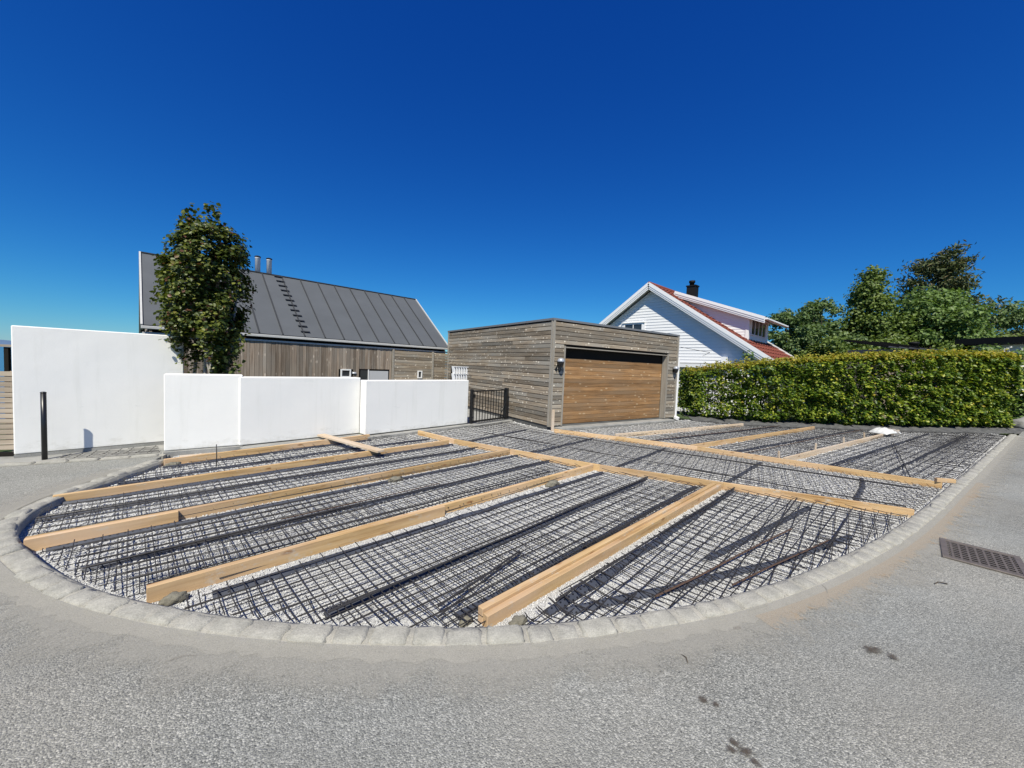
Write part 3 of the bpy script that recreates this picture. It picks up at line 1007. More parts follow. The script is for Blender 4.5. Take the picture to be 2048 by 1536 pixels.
for i in range(26):
    z = FLOOR + 0.08 + 0.111 * i
    if z > EZ - 0.22: break
    for a_, b_ in ((-2.43, -0.80), (-0.72, 0.0)):
        if a_ < -2 and 0.93 < z < 1.22:
            box('wall_board', (0.98, 0.022, 0.102), (-1.94, WY + 0.02, z), 'clad', house, (-0.04, 0, 0))
            box('wall_board', (0.42, 0.022, 0.102), (-1.01, WY + 0.02, z), 'clad', house, (-0.04, 0, 0))
        else:
            box('wall_board', (b_ - a_ - 0.004, 0.022, 0.102), ((a_ + b_) / 2, WY + 0.02 + random.uniform(-0.003, 0.003), z), 'clad', house, (-0.04, 0, 0))
box('wall_post', (0.07, 0.07, EZ - FLOOR - 0.2), (-0.76, WY + 0.01, (EZ + FLOOR - 0.2) / 2), 'trim', house)
# end walls
for xx in (-0.14, -RL + 0.14):
    link('gable_wall', prism('gable_wall', [(0.06, FLOOR), (2 * RW - 0.06, FLOOR), (2 * RW - 0.06, EZ - 0.12), (RW, RZ - 0.16), (0.06, EZ - 0.12)], 0.06, 'yz'), 'cladv', house, (xx - 0.03, 0, 0))


def window(parent, x, z, w, h, y, name='window', bars=0, fr=0.04, proud=0.02):
    f = link(name, boxes_mesh(name, [(-w / 2 + fr / 2, 0, 0, fr, 0.05, h), (w / 2 - fr / 2, 0, 0, fr, 0.05, h), (0, 0, h / 2 - fr / 2, w - 2 * fr, 0.05, fr), (0, 0, -h / 2 + fr / 2, w - 2 * fr, 0.05, fr)]
                               + [(w * (b + 1) / (bars + 1) - w / 2, 0.0, 0, 0.03, 0.045, h - 2 * fr) for b in range(bars)]), 'whitepaint', parent, (x, y, z))
    box('pane', (w - 2 * fr + 0.004, 0.008, h - 2 * fr + 0.004), (0, 0.012, 0), 'glass', f)
    return f


window(house, -4.19, 1.08, 0.34, 0.28, WY + 0.04)
window(house, -1.34, 1.075, 0.20, 0.30, WY + 0.0)
dr = box('house_door', (0.34, 0.05, 2.15), (-3.50, WY + 0.10, 0.15), 'glass', house)
box('door_blind', (0.74, 0.03, 2.1), (-3.00, WY + 0.085, 0.13), 'blind', house)
box('door_frame', (0.03, 0.06, 2.15), (-3.385, WY + 0.08, 0.15), 'whitepaint', house)
hl = empty('porch_lamp', HE + Vector((math.cos(rad(45)) * -3.88 - math.sin(rad(45)) * 0.2, math.sin(rad(45)) * -3.88 + math.cos(rad(45)) * 0.2, 1.06)), rad(45), 'small grey domed lamp on the timber house wall between window and door', 'wall lamp')
lathe('dome_cap', [(0.10, 0.0), (0.10, 0.02), (0.08, 0.06), (0.03, 0.085)], 'lampgrey', hl, (0, -0.11, 0), 16)
box('arm', (0.04, 0.12, 0.03), (0, 0, 0.02), 'lampgrey', hl)

# ------------------------------------------------------------------ white house
ge = Vector((0.6712, -0.7413, 0))                    # along the gable towards the right eave
rd = Vector((0.7413, 0.6712, 0))                     # along the ridge
wh = empty('white_house', (6.85, 19.75, -0.3), math.atan2(ge.y, ge.x), 'white weatherboarded house with red tiled roof behind the garage', 'house')
# local: x along gable to the right eave, y along the ridge, z up from -0.3
AP, EV, HWID, WL = 6.1 + 0.3, 2.21 + 0.3, 5.71, 5.75
OH = 0.42
rs = math.atan2(AP - EV, HWID)
sl_ = math.hypot(HWID, AP - EV)
for i in range(44):
    z0 = 0.0 + 0.148 * i
    z1 = z0 + 0.148
    def half(z):
        return min(HWID - 0.35, max(0.0, (AP - 0.28 - z) * HWID / (AP - EV)))
    h0, h1 = half(z0), half(z1)
    if h0 <= 0.02:
        break
    me = pydata('weatherboard', [(-h0, OH - 0.020, z0 + 0.004), (h0, OH - 0.020, z0 + 0.004), (h1, OH - 0.004, z1), (-h1, OH - 0.004, z1), (-h0, OH + 0.03, z0 + 0.004), (h0, OH + 0.03, z0 + 0.004), (h1, OH + 0.03, z1), (-h1, OH + 0.03, z1)],
                [(0, 1, 2, 3), (5, 4, 7, 6), (0, 4, 5, 1), (3, 2, 6, 7), (1, 5, 6, 2), (0, 3, 7, 4)])
    link('weatherboard', me, 'whitepaint', wh)
link('wall_core', prism('wall_core', [(-HWID + 0.37, 0), (HWID - 0.37, 0), (HWID - 0.37, EV - 0.05), (0, AP - 0.36), (-HWID + 0.37, EV - 0.05)], WL - 0.6), 'flashing', wh, (0, OH + 0.035, 0))  # core coloured grey so the gaps between white boards read as shade lines
wroof = empty('roof', (0, 0, 0)); wroof.parent = wh
for sgn in (1, -1):
    box('roof_deck', (sl_, WL - 0.02, 0.10), (sgn * HWID / 2, WL / 2, (AP + EV) / 2 - 0.07), 'whitepaint', wroof, (0, sgn * rs, 0))
    # stepped barge boards on the near and far rake
    for k, (dy, dz, hh) in enumerate(((-0.035, -0.02, 0.16), (-0.015, -0.135, 0.13), (0.005, -0.23, 0.11))):
        box('barge_board', (sl_ + 0.02, 0.03, hh), (sgn * HWID / 2 - 0.0, dy, (AP + EV) / 2 + dz), 'whitepaint', wroof, (0, sgn * rs, 0))
    box('barge_board', (sl_, 0.04, 0.2), (sgn * HWID / 2, WL + 0.02, (AP + EV) / 2 - 0.02), 'whitepaint', wroof, (0, sgn * rs, 0))
# tiles: courses of rolled tiles, too small to pick apart
nc, nr = 14, 19
V, F = [], []
ca, sa = math.cos(rs), math.sin(rs)
for sgn in (1, -1):
    for r_ in range(nr):
        t0, t1 = sl_ * r_ / nr, sl_ * (r_ + 1) / nr + 0.02
        cols = nc * 6 + 1
        b = len(V)
        for (t, lift) in ((t0, 0.012), (t1, 0.05)):
            for c in range(cols):
                y = 0.02 + (WL - 0.04) * c / (cols - 1)
                w = 0.022 * math.sin(2 * math.pi * c / 6.0)
                n_ = lift + w + 0.01
                V.append((sgn * (t * ca + n_ * sa), y, AP - t * sa + n_ * ca - 0.02))
        for c in range(cols - 1):
            F.append((b + c, b + c + 1, b + cols + c + 1, b + cols + c))
rt_ = link('roof_tiles', pydata('roof_tiles', V, F, False), 'tile', wroof)
rt_['kind'] = 'stuff'
tube_obj('ridge_tile', [(0, 0.0, AP + 0.0), (0, WL, AP + 0.0)], 0.10, 'tile', wroof, 10)
box('eave_gutter', (0.12, WL - 0.1, 0.10), (HWID + 0.05, WL / 2, EV - 0.06), 'whitepaint', wroof, ch=0.02)
ch = box('chimney', (0.50, 0.46, 1.6), (0.30, 4.55, AP - 0.22), 'soot', wh)
box('chimney_cap', (0.57, 0.53, 0.07), (0, 0, 0.80), 'soot', ch)
lathe('chimney_pot', [(0.13, 0), (0.13, 0.16), (0.17, 0.18), (0.17, 0.30)], 'soot', ch, (-0.05, 0, 0.83), 12)
# shed dormer on the right slope
dor = empty('dormer', (0, 0, 0)); dor.parent = wh
DY0, DY1 = 1.65, 4.9
def roofz(x):
    return AP - x * (AP - EV) / HWID
DT0, DT1 = 0.75, 4.20        # x where the dormer roof starts / its front wall
dz0 = roofz(DT0) + 0.17
dfx = 4.93                   # dormer roof eave
dz1 = dz0 - (dfx - DT0) * math.tan(rad(21.1))
da = math.atan2(dz0 - dz1, dfx - DT0)
dl = math.hypot(dz0 - dz1, dfx - DT0)
box('dormer_roof', (dl, DY1 - DY0 + 0.5, 0.09), ((DT0 + dfx) / 2, (DY0 + DY1) / 2, (dz0 + dz1) / 2), 'whitepaint', dor, (0, da, 0))
box('dormer_roofing', (dl, DY1 - DY0 + 0.46, 0.03), ((DT0 + dfx) / 2, (DY0 + DY1) / 2, (dz0 + dz1) / 2 + 0.065), 'felt', dor, (0, da, 0))
for k, (dy, dz, hh) in enumerate(((-0.32, 0.02, 0.13), (-0.30, -0.08, 0.11), (-0.28, -0.16, 0.09))):
    box('dormer_barge', (dl, 0.03, hh), ((DT0 + dfx) / 2, DY0 + dy, (dz0 + dz1) / 2 + dz), 'whitepaint', dor, (0, da, 0))
for i in range(26):
    z0 = 2.7 + 0.135 * i
    z1 = z0 + 0.135
    xa0 = (AP - z0) * HWID / (AP - EV); xa1 = (AP - z1) * HWID / (AP - EV)
    zt = dz0 - (xa1 - DT0) * math.tan(da)
    if xa0 > DT1: continue
    xb = DT1
    # clip under the dormer roof
    zlim = lambda x: dz0 - (x - DT0) * math.tan(da) - 0.05
    xc0 = min(xb, DT0 + (dz0 - 0.05 - z0) / math.tan(da)); xc1 = min(xb, DT0 + (dz0 - 0.05 - z1) / math.tan(da))
    if xc1 <= xa1 + 0.02: break
    me = pydata('cheek_board', [(xa0, DY0 - 0.02, z0), (xc0, DY0 - 0.02, z0), (xc1, DY0 - 0.004, z1), (xa1, DY0 - 0.004, z1), (xa0, DY0 + 0.05, z0), (xc0, DY0 + 0.05, z0), (xc1, DY0 + 0.05, z1), (xa1, DY0 + 0.05, z1)],
                [(0, 1, 2, 3), (5, 4, 7, 6), (0, 4, 5, 1), (3, 2, 6, 7), (1, 5, 6, 2), (0, 3, 7, 4)])
    link('cheek_board', me, 'whitepaint', dor)
zb = roofz(DT1)
zt = dz0 - (DT1 - DT0) * math.tan(da) - 0.05
box('corner_board', (0.14, 0.14, zt - zb + 0.1), (DT1 - 0.02, DY0 + 0.03, (zt + zb) / 2 - 0.05), 'whitepaint', dor)
box('front_wall', (0.05, DY1 - DY0 - 0.2, zt - zb), (DT1, (DY0 + DY1) / 2, (zt + zb) / 2), 'whitepaint', dor)
box('gutter', (0.10, DY1 - DY0 + 0.5, 0.08), (dfx + 0.04, (DY0 + DY1) / 2, dz1 - 0.0), 'whitepaint', dor, ch=0.015)
wd = window(dor, DT1 + 0.05, (zb + zt) / 2 + 0.06, 2.3, 0.75, (DY0 + DY1) / 2 - 0.2, 'dormer_window', 3)
wd.rotation_euler = (0, 0, math.pi / 2)
box('awning', (0.34, 2.3, 0.03), (DT1 + 0.20, (DY0 + DY1) / 2 - 0.2, zt - 0.16), 'whitepaint', dor, (0, 0.35, 0))
# gable window with hood, and a lean-to at the foot of the gable
gw = window(wh, -0.98, 3.92 + 0.0, 1.15, 1.05, OH - 0.035, 'gable_window', 1, 0.07)
box('window_hood', (1.36, 0.10, 0.05), (0, -0.02, 0.56), 'whitepaint', gw)
box('window_casing', (0.10, 0.03, 1.15), (0.63, 0.005, 0), 'whitepaint', gw)
box('window_casing', (0.10, 0.03, 1.15), (-0.63, 0.005, 0), 'whitepaint', gw)
lt = empty('lean_to', (0, 0, 0)); lt.parent = wh
box('lean_to_roof', (4.2, 0.9, 0.06), (1.9, OH - 0.42, 2.30), 'flashing', lt, (0.12, 0, 0))
box('lean_to_fascia', (4.2, 0.03, 0.16), (1.9, OH - 0.88, 2.22), 'whitepaint', lt)
box('lean_to_wall', (3.9, 0.05, 2.1), (1.8, OH - 0.60, 1.08), 'whitepaint', lt)
box('vent_stack', (0.22, 0.2, 0.5), (3.75, OH - 0.15, 2.42), 'whitepaint', lt)
cb = tube_obj('cable', [(5.7, 12.95, 2.45), (7.2, 13.9, 2.36), (8.9, 17.8, 2.40)], 0.008, 'backing', None, 5)
tag(cb, 'thin dark cable running from the garage to the white house', 'cable')

# ------------------------------------------------------------------ formwork boards
BOARD_N = 0


def board(p0, p1, label, top=BTOP, h=0.112, t=0.048, shift=0.0, mat='pine', group='formwork boards', tilt=0.0):
    """p0->p1: camera-side top edge; thickness extends away from the camera"""
    p0, p1 = Vector((*p0, 0)), Vector((*p1, 0))
    d = p1 - p0
    n = Vector((-d.y, d.x, 0)).normalized()
    if n.dot((p0 + p1) / 2) < 0: n = -n
    c = (p0 + p1) / 2 + n * (t / 2 + shift)
    o = box('formwork_board', (d.length, t, h), (c.x, c.y, top - h / 2), mat, None, (tilt, 0, math.atan2(d.y, d.x)), 0.003)
    tag(o, label, 'board', group)
    return o


def lerp(a, b, t):
    return (a[0] + (b[0] - a[0]) * t, a[1] + (b[1] - a[1]) * t)


b1 = ((-4.92, 5.32), (-2.89, 7.73)); b2 = ((-4.71, 3.84), (-1.16, 7.57)); b3 = ((-3.82, 2.92), (0.11, 6.92)); b4 = ((-2.32, 2.38), (1.45, 6.05)); b5 = ((-0.09, 2.28), (3.04, 5.30))
A = [(-2.07, 8.40), (-1.13, 7.60), (0.11, 6.84), (1.47, 6.03), (3.08, 5.33), (4.96, 4.52)]
B = [(1.10, 9.38), (2.46, 8.69), (3.97, 7.91), (5.25, 6.99), (6.80, 5.84)]
board(*b1, 'board along the foot of the middle low white wall')
board(lerp(*b2, 0.0), lerp(*b2, 0.55), 'left half of the board line second from the white walls')
board(lerp(*b2, 0.55), lerp(*b2, 0.985), 'right half of the board line second from the white walls')
board(b3[0], lerp(*b3, 0.995), 'long board third from the walls, reaching the leftmost curve of the kerb', shift=0.05)
board(b3[0], lerp(*b3, 0.165), 'short board doubled in front of the left end of the third board line', top=BTOP + 0.006)
board(lerp(*b4, 0.20), lerp(*b4, 0.99), 'far board of the fourth board line meeting the long cross line', shift=0.05)
board(b4[0], lerp(*b4, 0.44), 'near board of the fourth board line with fresh mortar at its kerb end', top=BTOP + 0.008)
board(lerp(*b4, 0.03), lerp(*b4, 0.19), 'short split offcut behind the near end of the fourth board line', shift=0.055, top=BTOP - 0.02, mat='pinegrey', tilt=0.12)
board(*b5, 'front of the doubled boards nearest the camera, ending at the front kerb', top=BTOP - 0.018)
board(lerp(*b5, 0.0), lerp(*b5, 0.70), 'near rear board of the doubled boards nearest the camera', shift=0.050, top=BTOP + 0.004)
board(lerp(*b5, 0.70), lerp(*b5, 0.985), 'far rear board of the doubled boards nearest the camera', shift=0.050, top=BTOP + 0.001)
AL = ['cross-line board nearest the low white wall', 'cross-line board between the second and third board lines', 'cross-line board between the third and fourth board lines',
      'cross-line board between the fourth and the doubled board lines', 'cross-line board ending at the right-hand kerb, nearer of two']
for i in range(5):
    board(A[i], A[i + 1], AL[i], group='long cross line of boards')
BL = ['rear cross-line board starting at the garage corner stake', 'second rear cross-line board from the garage corner', 'third rear cross-line board from the garage corner', 'rear cross-line board ending at the right-hand kerb']
for i in range(4):
    board(B[i], B[i + 1], BL[i], group='rear cross line of boards')
board((2.56, 9.03), (7.45, 12.0), 'pale board on the gravel nearest the garage door', mat='pinegrey', h=0.108, group='boards before the hedge')
board((3.93, 8.05), (9.72, 11.99), 'board running to the middle of the hedge foot', h=0.108, group='boards before the hedge')
c3 = board((5.29, 7.15), (12.45, 12.01), 'pale board carrying the white sack at its hedge end', mat='pinegrey', h=0.108, group='boards before the hedge')
pl_ = box('loose_plank', (1.93, 0.14, 0.035), (-2.92, 6.78, 0.075), 'pinegrey', None, (0.02, 0.0, math.atan2(6.19 - 7.3, -2.14 + 3.7)), 0.003)
tag(pl_, 'loose pale plank lying across two boards before the low white wall', 'plank')
oc = box('timber_offcut', (0.26, 0.05, 0.06), (6.86, 5.86, 0.075), 'pine', None, (0, 0, rad(-8)), 0.003)
tag(oc, 'small timber offcut lying on the right-hand kerb', 'offcut')
of = box('timber_offcut', (0.42, 0.07, 0.03), (-4.72, 5.66, 0.03), 'pinegrey', None, (0.15, 0.05, rad(52)), 0.002)
tag(of, 'small pale offcut on the board end below the leftmost low wall', 'offcut')
pegs = [(5.33, 7.30), (6.9, 8.36), (8.45, 9.40), (9.9, 10.4), (11.2, 11.28)]
PEGL = ['wooden peg where the sack board meets the rear cross line', 'second wooden peg along the sack board from the cross line', 'third wooden peg along the sack board from the cross line', 'fourth wooden peg along the sack board from the cross line', 'wooden peg nearest the white sack']
for i, (x, y) in enumerate(pegs):
    tag(box('formwork_peg', (0.035, 0.03, 0.26), (x - 0.02, y + 0.06, 0.0), 'pinegrey', None, (random.uniform(-.15, .15), random.uniform(-.1, .1), 0.6), 0.002),
        PEGL[i], 'peg', 'pegs along the hedge board')


def mortar_lump(p, size, label):
    bm = bmesh.new()
    bmesh.ops.create_icosphere(bm, subdivisions=3, radius=1.0)
    for v in bm.verts:
        n = 1 + 0.22 * math.sin(7 * v.co.x + 3 * v.co.y) * math.cos(5 * v.co.y + 4 * v.co.z) + random.uniform(-.07, .07)
        v.co = Vector((v.co.x * size[0], v.co.y * size[1], v.co.z * size[2])) * n
    me = bpy.data.meshes.new('mortar_lump')
    bm.to_mesh(me); bm.free()
    me.polygons.foreach_set('use_smooth', [True] * len(me.polygons))
    tag(link('mortar_lump', me, 'wetmortar', None, p, (0, 0, 0.7)), label, 'mortar')


mortar_lump((-2.17, 2.41, -0.03), (0.075, 0.04, 0.035), 'dab of damp mortar at the kerb end of the fourth board line')
mortar_lump((0.10, 2.33, -0.035), (0.07, 0.035, 0.03), 'dab of damp mortar right of the doubled boards by the front kerb')
mortar_lump((-0.23, 2.33, -0.045), (0.05, 0.03, 0.03), 'small dab of mortar left of the doubled boards by the front kerb')
mortar_lump((0.62, 5.20, -0.04), (0.13, 0.05, 0.05), 'mortar dab against the far board of the fourth board line')
mortar_lump((-1.55, 5.10, -0.04), (0.12, 0.05, 0.045), 'mortar dab against the third board line')
mortar_lump((-4.80, 5.33, -0.04), (0.10, 0.04, 0.05), 'mortar dab under the left end of the board by the white wall')

# ------------------------------------------------------------------ steel mesh, one sheet or pair of lapped sheets per bay
def clip_line(poly, p, d):
    ts = []
    n = len(poly)
    for i in range(n):
        a, b = np.array(poly[i]), np.array(poly[(i + 1) % n])
        e = b - a
        den = d[0] * e[1] - d[1] * e[0]
        if abs(den) < 1e-9: continue
        w = a - p
        t = (w[0] * e[1] - w[1] * e[0]) / den
        u = (w[0] * d[1] - w[1] * d[0]) / den
        if -1e-9 <= u <= 1: ts.append(t)
    ts.sort()
    return [(ts[i], ts[i + 1]) for i in range(0, len(ts) - 1, 2)]


MZ = -0.016


def bar_obj(parent, p, q, z, r, mat='rebar', wob=0.003, tick=0.0, seg=None):
    p, q = np.array(p), np.array(q)
    L = np.linalg.norm(q - p)
    if L < 0.08: return
    d = (q - p) / L
    n = np.array([-d[1], d[0]])
    k = max(2, int(L / 0.55)) if seg is None else seg
    pts = []
    for i in range(k + 1):
        t = i / k
        c = p + (q - p) * t + n * random.uniform(-wob, wob)
        pts.append((c[0], c[1], z + random.uniform(-wob, wob) * 0.6))
    if tick:
        x, y, zz = pts[0]; pts[0] = (x, y, zz + random.uniform(0, tick))
        x, y, zz = pts[-1]; pts[-1] = (x, y, zz + random.uniform(0, tick))
    return tube_obj('bar', pts, r, mat, parent, 5, False)


def mesh_sheet(label, poly, ang, sp_l, sp_c, layers, r=0.0042, group='reinforcing mesh sheets', jitter=0.0, trim=1.0):
    poly = [np.array(p) for p in poly]
    c = sum(poly) / len(poly)
    e = empty('reinforcing_mesh', (0, 0, 0), 0, label, 'steel mesh', group)
    for (doff, z, offl, offc, frac) in layers:
        for k in range(2):
            an = ang + doff + (math.pi / 2 if k else 0)
            d = np.array([math.cos(an), math.sin(an)])
            n = np.array([-d[1], d[0]])
            prj = [float((p - c) @ n) for p in poly]
            sp = sp_c if k else sp_l
            t = min(prj) + 0.04 + (offc if k else offl)
            while t < max(prj) - 0.03:
                tt = t + random.uniform(-jitter, jitter)
                for a_, b_ in clip_line(poly, c + n * tt, d):
                    p, q = c + n * tt + d * (a_ + 0.02), c + n * tt + d * (b_ - 0.02)
                    if frac < 1.0:
                        f0 = random.uniform(0, 0.04); p, q = p + (q - p) * f0, p + (q - p) * frac
                    bar_obj(e, p, q, z + (r * 2 if k else 0), r, tick=0.03 if k else 0.01)
                t += sp
    return e


D45 = rad(45.3)
two = [(0.0, MZ, 0.0, 0.0, 1.0), (0.005, MZ - 0.012, 0.04, 0.05, 0.92), (-0.008, MZ - 0.006, 0.075, 0.10, 0.40)]
def kseg(s0, s1, n=14):
    return [tuple(kerb_at(t, -0.03)[0]) for t in np.linspace(s0, s1, n)]


def ksol(x, y):
    return float(ks[np.argmin((kin[:, 0] - x) ** 2 + (kin[:, 1] - y) ** 2)])


K1, K2, K3, K4, K5, K6 = ksol(-4.93, 5.25), ksol(-4.62, 3.80), ksol(-3.76, 2.88), ksol(-2.32, 2.31), ksol(-0.09, 2.2), ksol(4.75, 4.36)
bay2 = [(-2.9, 7.66), (-2.12, 8.30), (-1.22, 7.62)] + kseg(K2 - 0.12, K1 + 0.05)
bay3 = [(-1.14, 7.50), (0.06, 6.86)] + kseg(K3 - 0.1, K2 + 0.06)
bay4 = [(0.12, 6.80), (1.40, 6.04)] + kseg(K4 - 0.05, K3 + 0.06)
bay5 = [(1.50, 5.97), (2.98, 5.35)] + kseg(K5 - 0.05, K4 + 0.10)
bay6 = [(3.09, 5.25), (4.90, 4.50)] + kseg(K6, K5 + 0.07)
bay7 = [(-1.95, 8.45), (-1.10, 7.72), (0.14, 6.96), (1.50, 6.15), (3.12, 5.45), *kseg(ksol(5.05, 4.56) + 0.05, ksol(6.82, 5.76) - 0.06, 8), (5.2, 6.92), (3.95, 7.84), (2.44, 8.62), (1.02, 9.34), (-0.05, 10.75), (-1.0, 9.70)]
bay8 = [(1.25, 9.46), (2.45, 8.84), (7.35, 11.9), (6.7, 12.7), (5.5, 12.45)]
bay9 = [(2.60, 8.78), (3.90, 8.12), (9.6, 12.1), (7.6, 12.1)]
bay10 = [(4.08, 7.98), (5.22, 7.24), (12.3, 12.1), (9.85, 12.1)]
bay11 = [(5.40, 7.06)] + kseg(ksol(6.95, 5.85), ksol(16.1, 12.1), 10) + [(15.6, 12.6), (12.6, 12.2)]
mesh_sheet('steel mesh between the first and second board lines', bay2, D45, 0.13, 0.17, two[:2], 0.0032)
mesh_sheet('steel mesh between the second and third board lines', bay3, D45, 0.13, 0.165, two[:2], 0.0032)
mesh_sheet('steel mesh between the third and fourth board lines', bay4, D45, 0.13, 0.155, two, 0.0036, jitter=0.006)
mesh_sheet('steel mesh between the fourth board line and the doubled boards', bay5, D45, 0.135, 0.15, two, 0.0038, jitter=0.008)
mesh_sheet('steel mesh in the tapering bay right of the doubled boards', bay6, D45 - 0.05, 0.115, 0.12, [(0.0, MZ, 0.0, 0.0, 1.0), (0.10, MZ - 0.014, 0.06, 0.04, 1.0)], 0.0038, jitter=0.01)
mesh_sheet('steel mesh between the two long cross lines of boards', bay7, rad(-33), 0.12, 0.165, [(0.0, MZ, 0.0, 0.0, 1.0), (0.02, MZ - 0.014, 0.06, 0.08, 1.0)], 0.0031)
mesh_sheet('steel mesh before the garage door', bay8, rad(33), 0.13, 0.16, [(0.0, MZ, 0, 0, 1.0)], 0.0036)
mesh_sheet('steel mesh in the bay after the board nearest the garage', bay9, rad(33), 0.13, 0.16, [(0.0, MZ, 0, 0, 1.0), (0.015, MZ - 0.015, 0.06, 0.07, 1.0)], 0.0034)
mesh_sheet('steel mesh in the bay left of the sack board', bay10, rad(33.5), 0.13, 0.16, [(0.0, MZ, 0, 0, 1.0), (0.015, MZ - 0.015, 0.06, 0.07, 1.0)], 0.0034)
mesh_sheet('steel mesh in the bay along the right-hand kerb', bay11, rad(33.8), 0.14, 0.15, [(0.0, MZ, 0, 0, 1.0), (0.02, MZ - 0.015, 0.06, 0.07, 0.7)], 0.0036)
mesh_sheet('small steel mesh before the tall white wall', [(-5.45, 5.85), (-6.45, 5.25), (-6.65, 5.55), (-5.9, 6.3)], rad(33), 0.10, 0.13, [(0, -0.012, 0, 0, 1.0)], 0.004)

# ------------------------------------------------------------------ perforated strips and loose bars
def strip(pts, label, w=0.033, h=0.036):
    P = [np.array(p) for p in pts]
    V, F = [], []
    n = len(P)
    for i, p in enumerate(P):
        d = P[min(i + 1, n - 1)] - P[max(i - 1, 0)]
        d = d / np.linalg.norm(d)
        nn = np.array([-d[1], d[0]])
        for o_, z_ in ((-w * 1.15, GZ + 0.004), (-w * 0.30, GZ + h), (w * 0.30, GZ + h), (w * 1.15, GZ + 0.004)):
            q = p + nn * o_
            V.append((q[0], q[1], z_))
    for i in range(n - 1):
        for j in range(3):
            F.append((i * 4 + j, i * 4 + j + 1, i * 4 + 5 + j, i * 4 + 4 + j))
    F += [(0, 1, 2, 3), ((n - 1) * 4 + 3, (n - 1) * 4 + 2, (n - 1) * 4 + 1, (n - 1) * 4)]
    tag(link('spacer_strip', pydata('spacer_strip', V, F), 'strip'), label, 'spacer strip', 'dark spacer strips under the mesh')


def sub(pts, step=0.3, wob=0.008):
    c = catmull(pts, step)
    return c + rng.normal(0, wob, c.shape)


strip(sub([(0.30, 2.45), (3.28, 5.36)]), 'dark perforated strip just right of the doubled boards')
strip(sub([(0.42, 2.47), (1.29, 2.81), (2.6, 3.36), (3.58, 3.87)]), 'dark perforated strip curving along the front right kerb')
strip([(1.80, 3.28), (3.82, 4.71)], 'short slanting dark strip in the middle of the tapering bay')
strip(sub([(-1.13, 2.34), (1.17, 4.67), (2.13, 5.72)]), 'dark strip down the middle of the bay left of the doubled boards')
strip(sub([(-0.30, 2.38), (2.70, 5.38)]), 'dark strip just left of the doubled boards')
strip(sub([(-1.98, 2.48), (1.48, 5.90)]), 'dark strip on the camera side of the fourth board line')
strip(sub([(-3.12, 2.72), (-2.09, 3.75), (0.68, 6.48)]), 'dark strip down the middle between third and fourth board lines')
strip(sub([(-3.70, 2.95), (-2.37, 4.26), (0.14, 6.80)]), 'dark strip on the camera side of the third board line')
strip(sub([(-4.42, 3.46), (-2.85, 5.08), (-0.67, 7.22)]), 'dark strip down the middle between second and third board lines')
strip(sub([(-4.62, 3.86), (-3.0, 5.56), (-1.14, 7.50)]), 'dark strip on the camera side of the second board line')
strip(sub([(-4.72, 4.50), (-3.45, 6.10), (-1.7, 7.95)]), 'dark strip down the middle between first and second board lines')
strip(sub([(-4.84, 5.22), (-2.85, 7.62)]), 'dark strip on the camera side of the board by the white wall')
for (p, q), lb in (((( -0.95, 7.75), (0.4, 9.6)), 'dark strip crossing the middle lane nearest the low wall'), (((0.35, 7.0), (1.95, 8.75)), 'second dark strip crossing the middle lane from the wall'),
                   (((1.70, 6.15), (3.30, 7.95)), 'third dark strip crossing the middle lane from the wall'), (((3.15, 5.50), (4.75, 7.05)), 'fourth dark strip crossing the middle lane from the wall'), (((4.65, 4.95), (5.9, 6.2)), 'dark strip crossing the middle lane nearest the right kerb')):
    strip(sub([p, q]), lb)
for (p, q), lb in ((((3.0, 8.60), (8.4, 12.0)), 'dark strip between the two boards nearest the garage'), (((4.5, 7.75), (11.0, 12.05)), 'dark strip left of the sack board'), (((5.75, 6.85), (13.4, 12.05)), 'dark strip right of the sack board'),
                   (((6.3, 6.35), (14.8, 12.15)), 'dark strip nearest the right-hand kerb')):
    strip(sub([p, q]), lb)


def loose(p, q, label, r=0.007, mat='rebar', z=0.0, wob=0.008):
    o = bar_obj(None, p, q, z, r, mat, wob)
    o.name = 'reinforcing_bar'
    tag(o, label, 'rebar', 'loose reinforcing bars')


loose((0.36, 2.52), (3.34, 5.40), 'thick black bar lying on the strip right of the doubled boards', 0.009)
loose((1.09, 2.61), (3.00, 3.89), 'long rusty bar slanting across the tapering bay', 0.008, 'rust')
loose((1.74, 2.79), (3.19, 3.66), 'rusty bar close to the front right kerb', 0.007, 'rust')
loose((2.61, 3.70), (3.85, 4.93), 'short dark bar in the tapering bay below the cross line', 0.008)
loose((3.05, 3.51), (4.00, 4.35), 'short dark bar near the right end of the tapering bay', 0.008)
loose((-1.10, 2.30), (2.10, 5.62), 'thick black bar on the middle strip left of the doubled boards', 0.009)
loose((-0.42, 2.40), (0.13, 3.17), 'short dark bar lying askew beside the doubled boards', 0.009)
loose((-0.40, 2.30), (0.16, 3.20), 'thin dark bar lying beside the askew short bar', 0.006)
loose((0.7, 3.30), (2.75, 5.30), 'dark bar just left of the far end of the doubled boards', 0.008)
loose((-2.59, 2.56), (0.64, 5.72), 'thick dark bar along the far side of the fourth board line', 0.009)
loose((-3.05, 2.68), (0.70, 6.40), 'dark bar on the strip between third and fourth board lines', 0.007)
loose((-2.2, 3.62), (-0.9, 4.90), 'rusty bar between the third and fourth board lines', 0.006, 'rust')
loose((-4.35, 3.42), (-0.6, 7.18), 'dark bar on the strip between second and third board lines', 0.008)
loose((3.15, 8.55), (9.2, 12.5), 'rusty bar between the two boards nearest the garage', 0.009, 'rust')
loose((4.75, 7.62), (11.3, 12.05), 'rusty bar left of the sack board', 0.009, 'rust')
loose((5.85, 6.75), (13.2, 11.85), 'dark bar right of the sack board', 0.010)
loose((5.1, 4.75), (-0.6, 8.75), 'long dark bar along the middle lane nearer the cross line', 0.009)
loose((6.2, 5.6), (0.5, 9.2), 'long dark bar along the middle lane nearer the garage', 0.009)
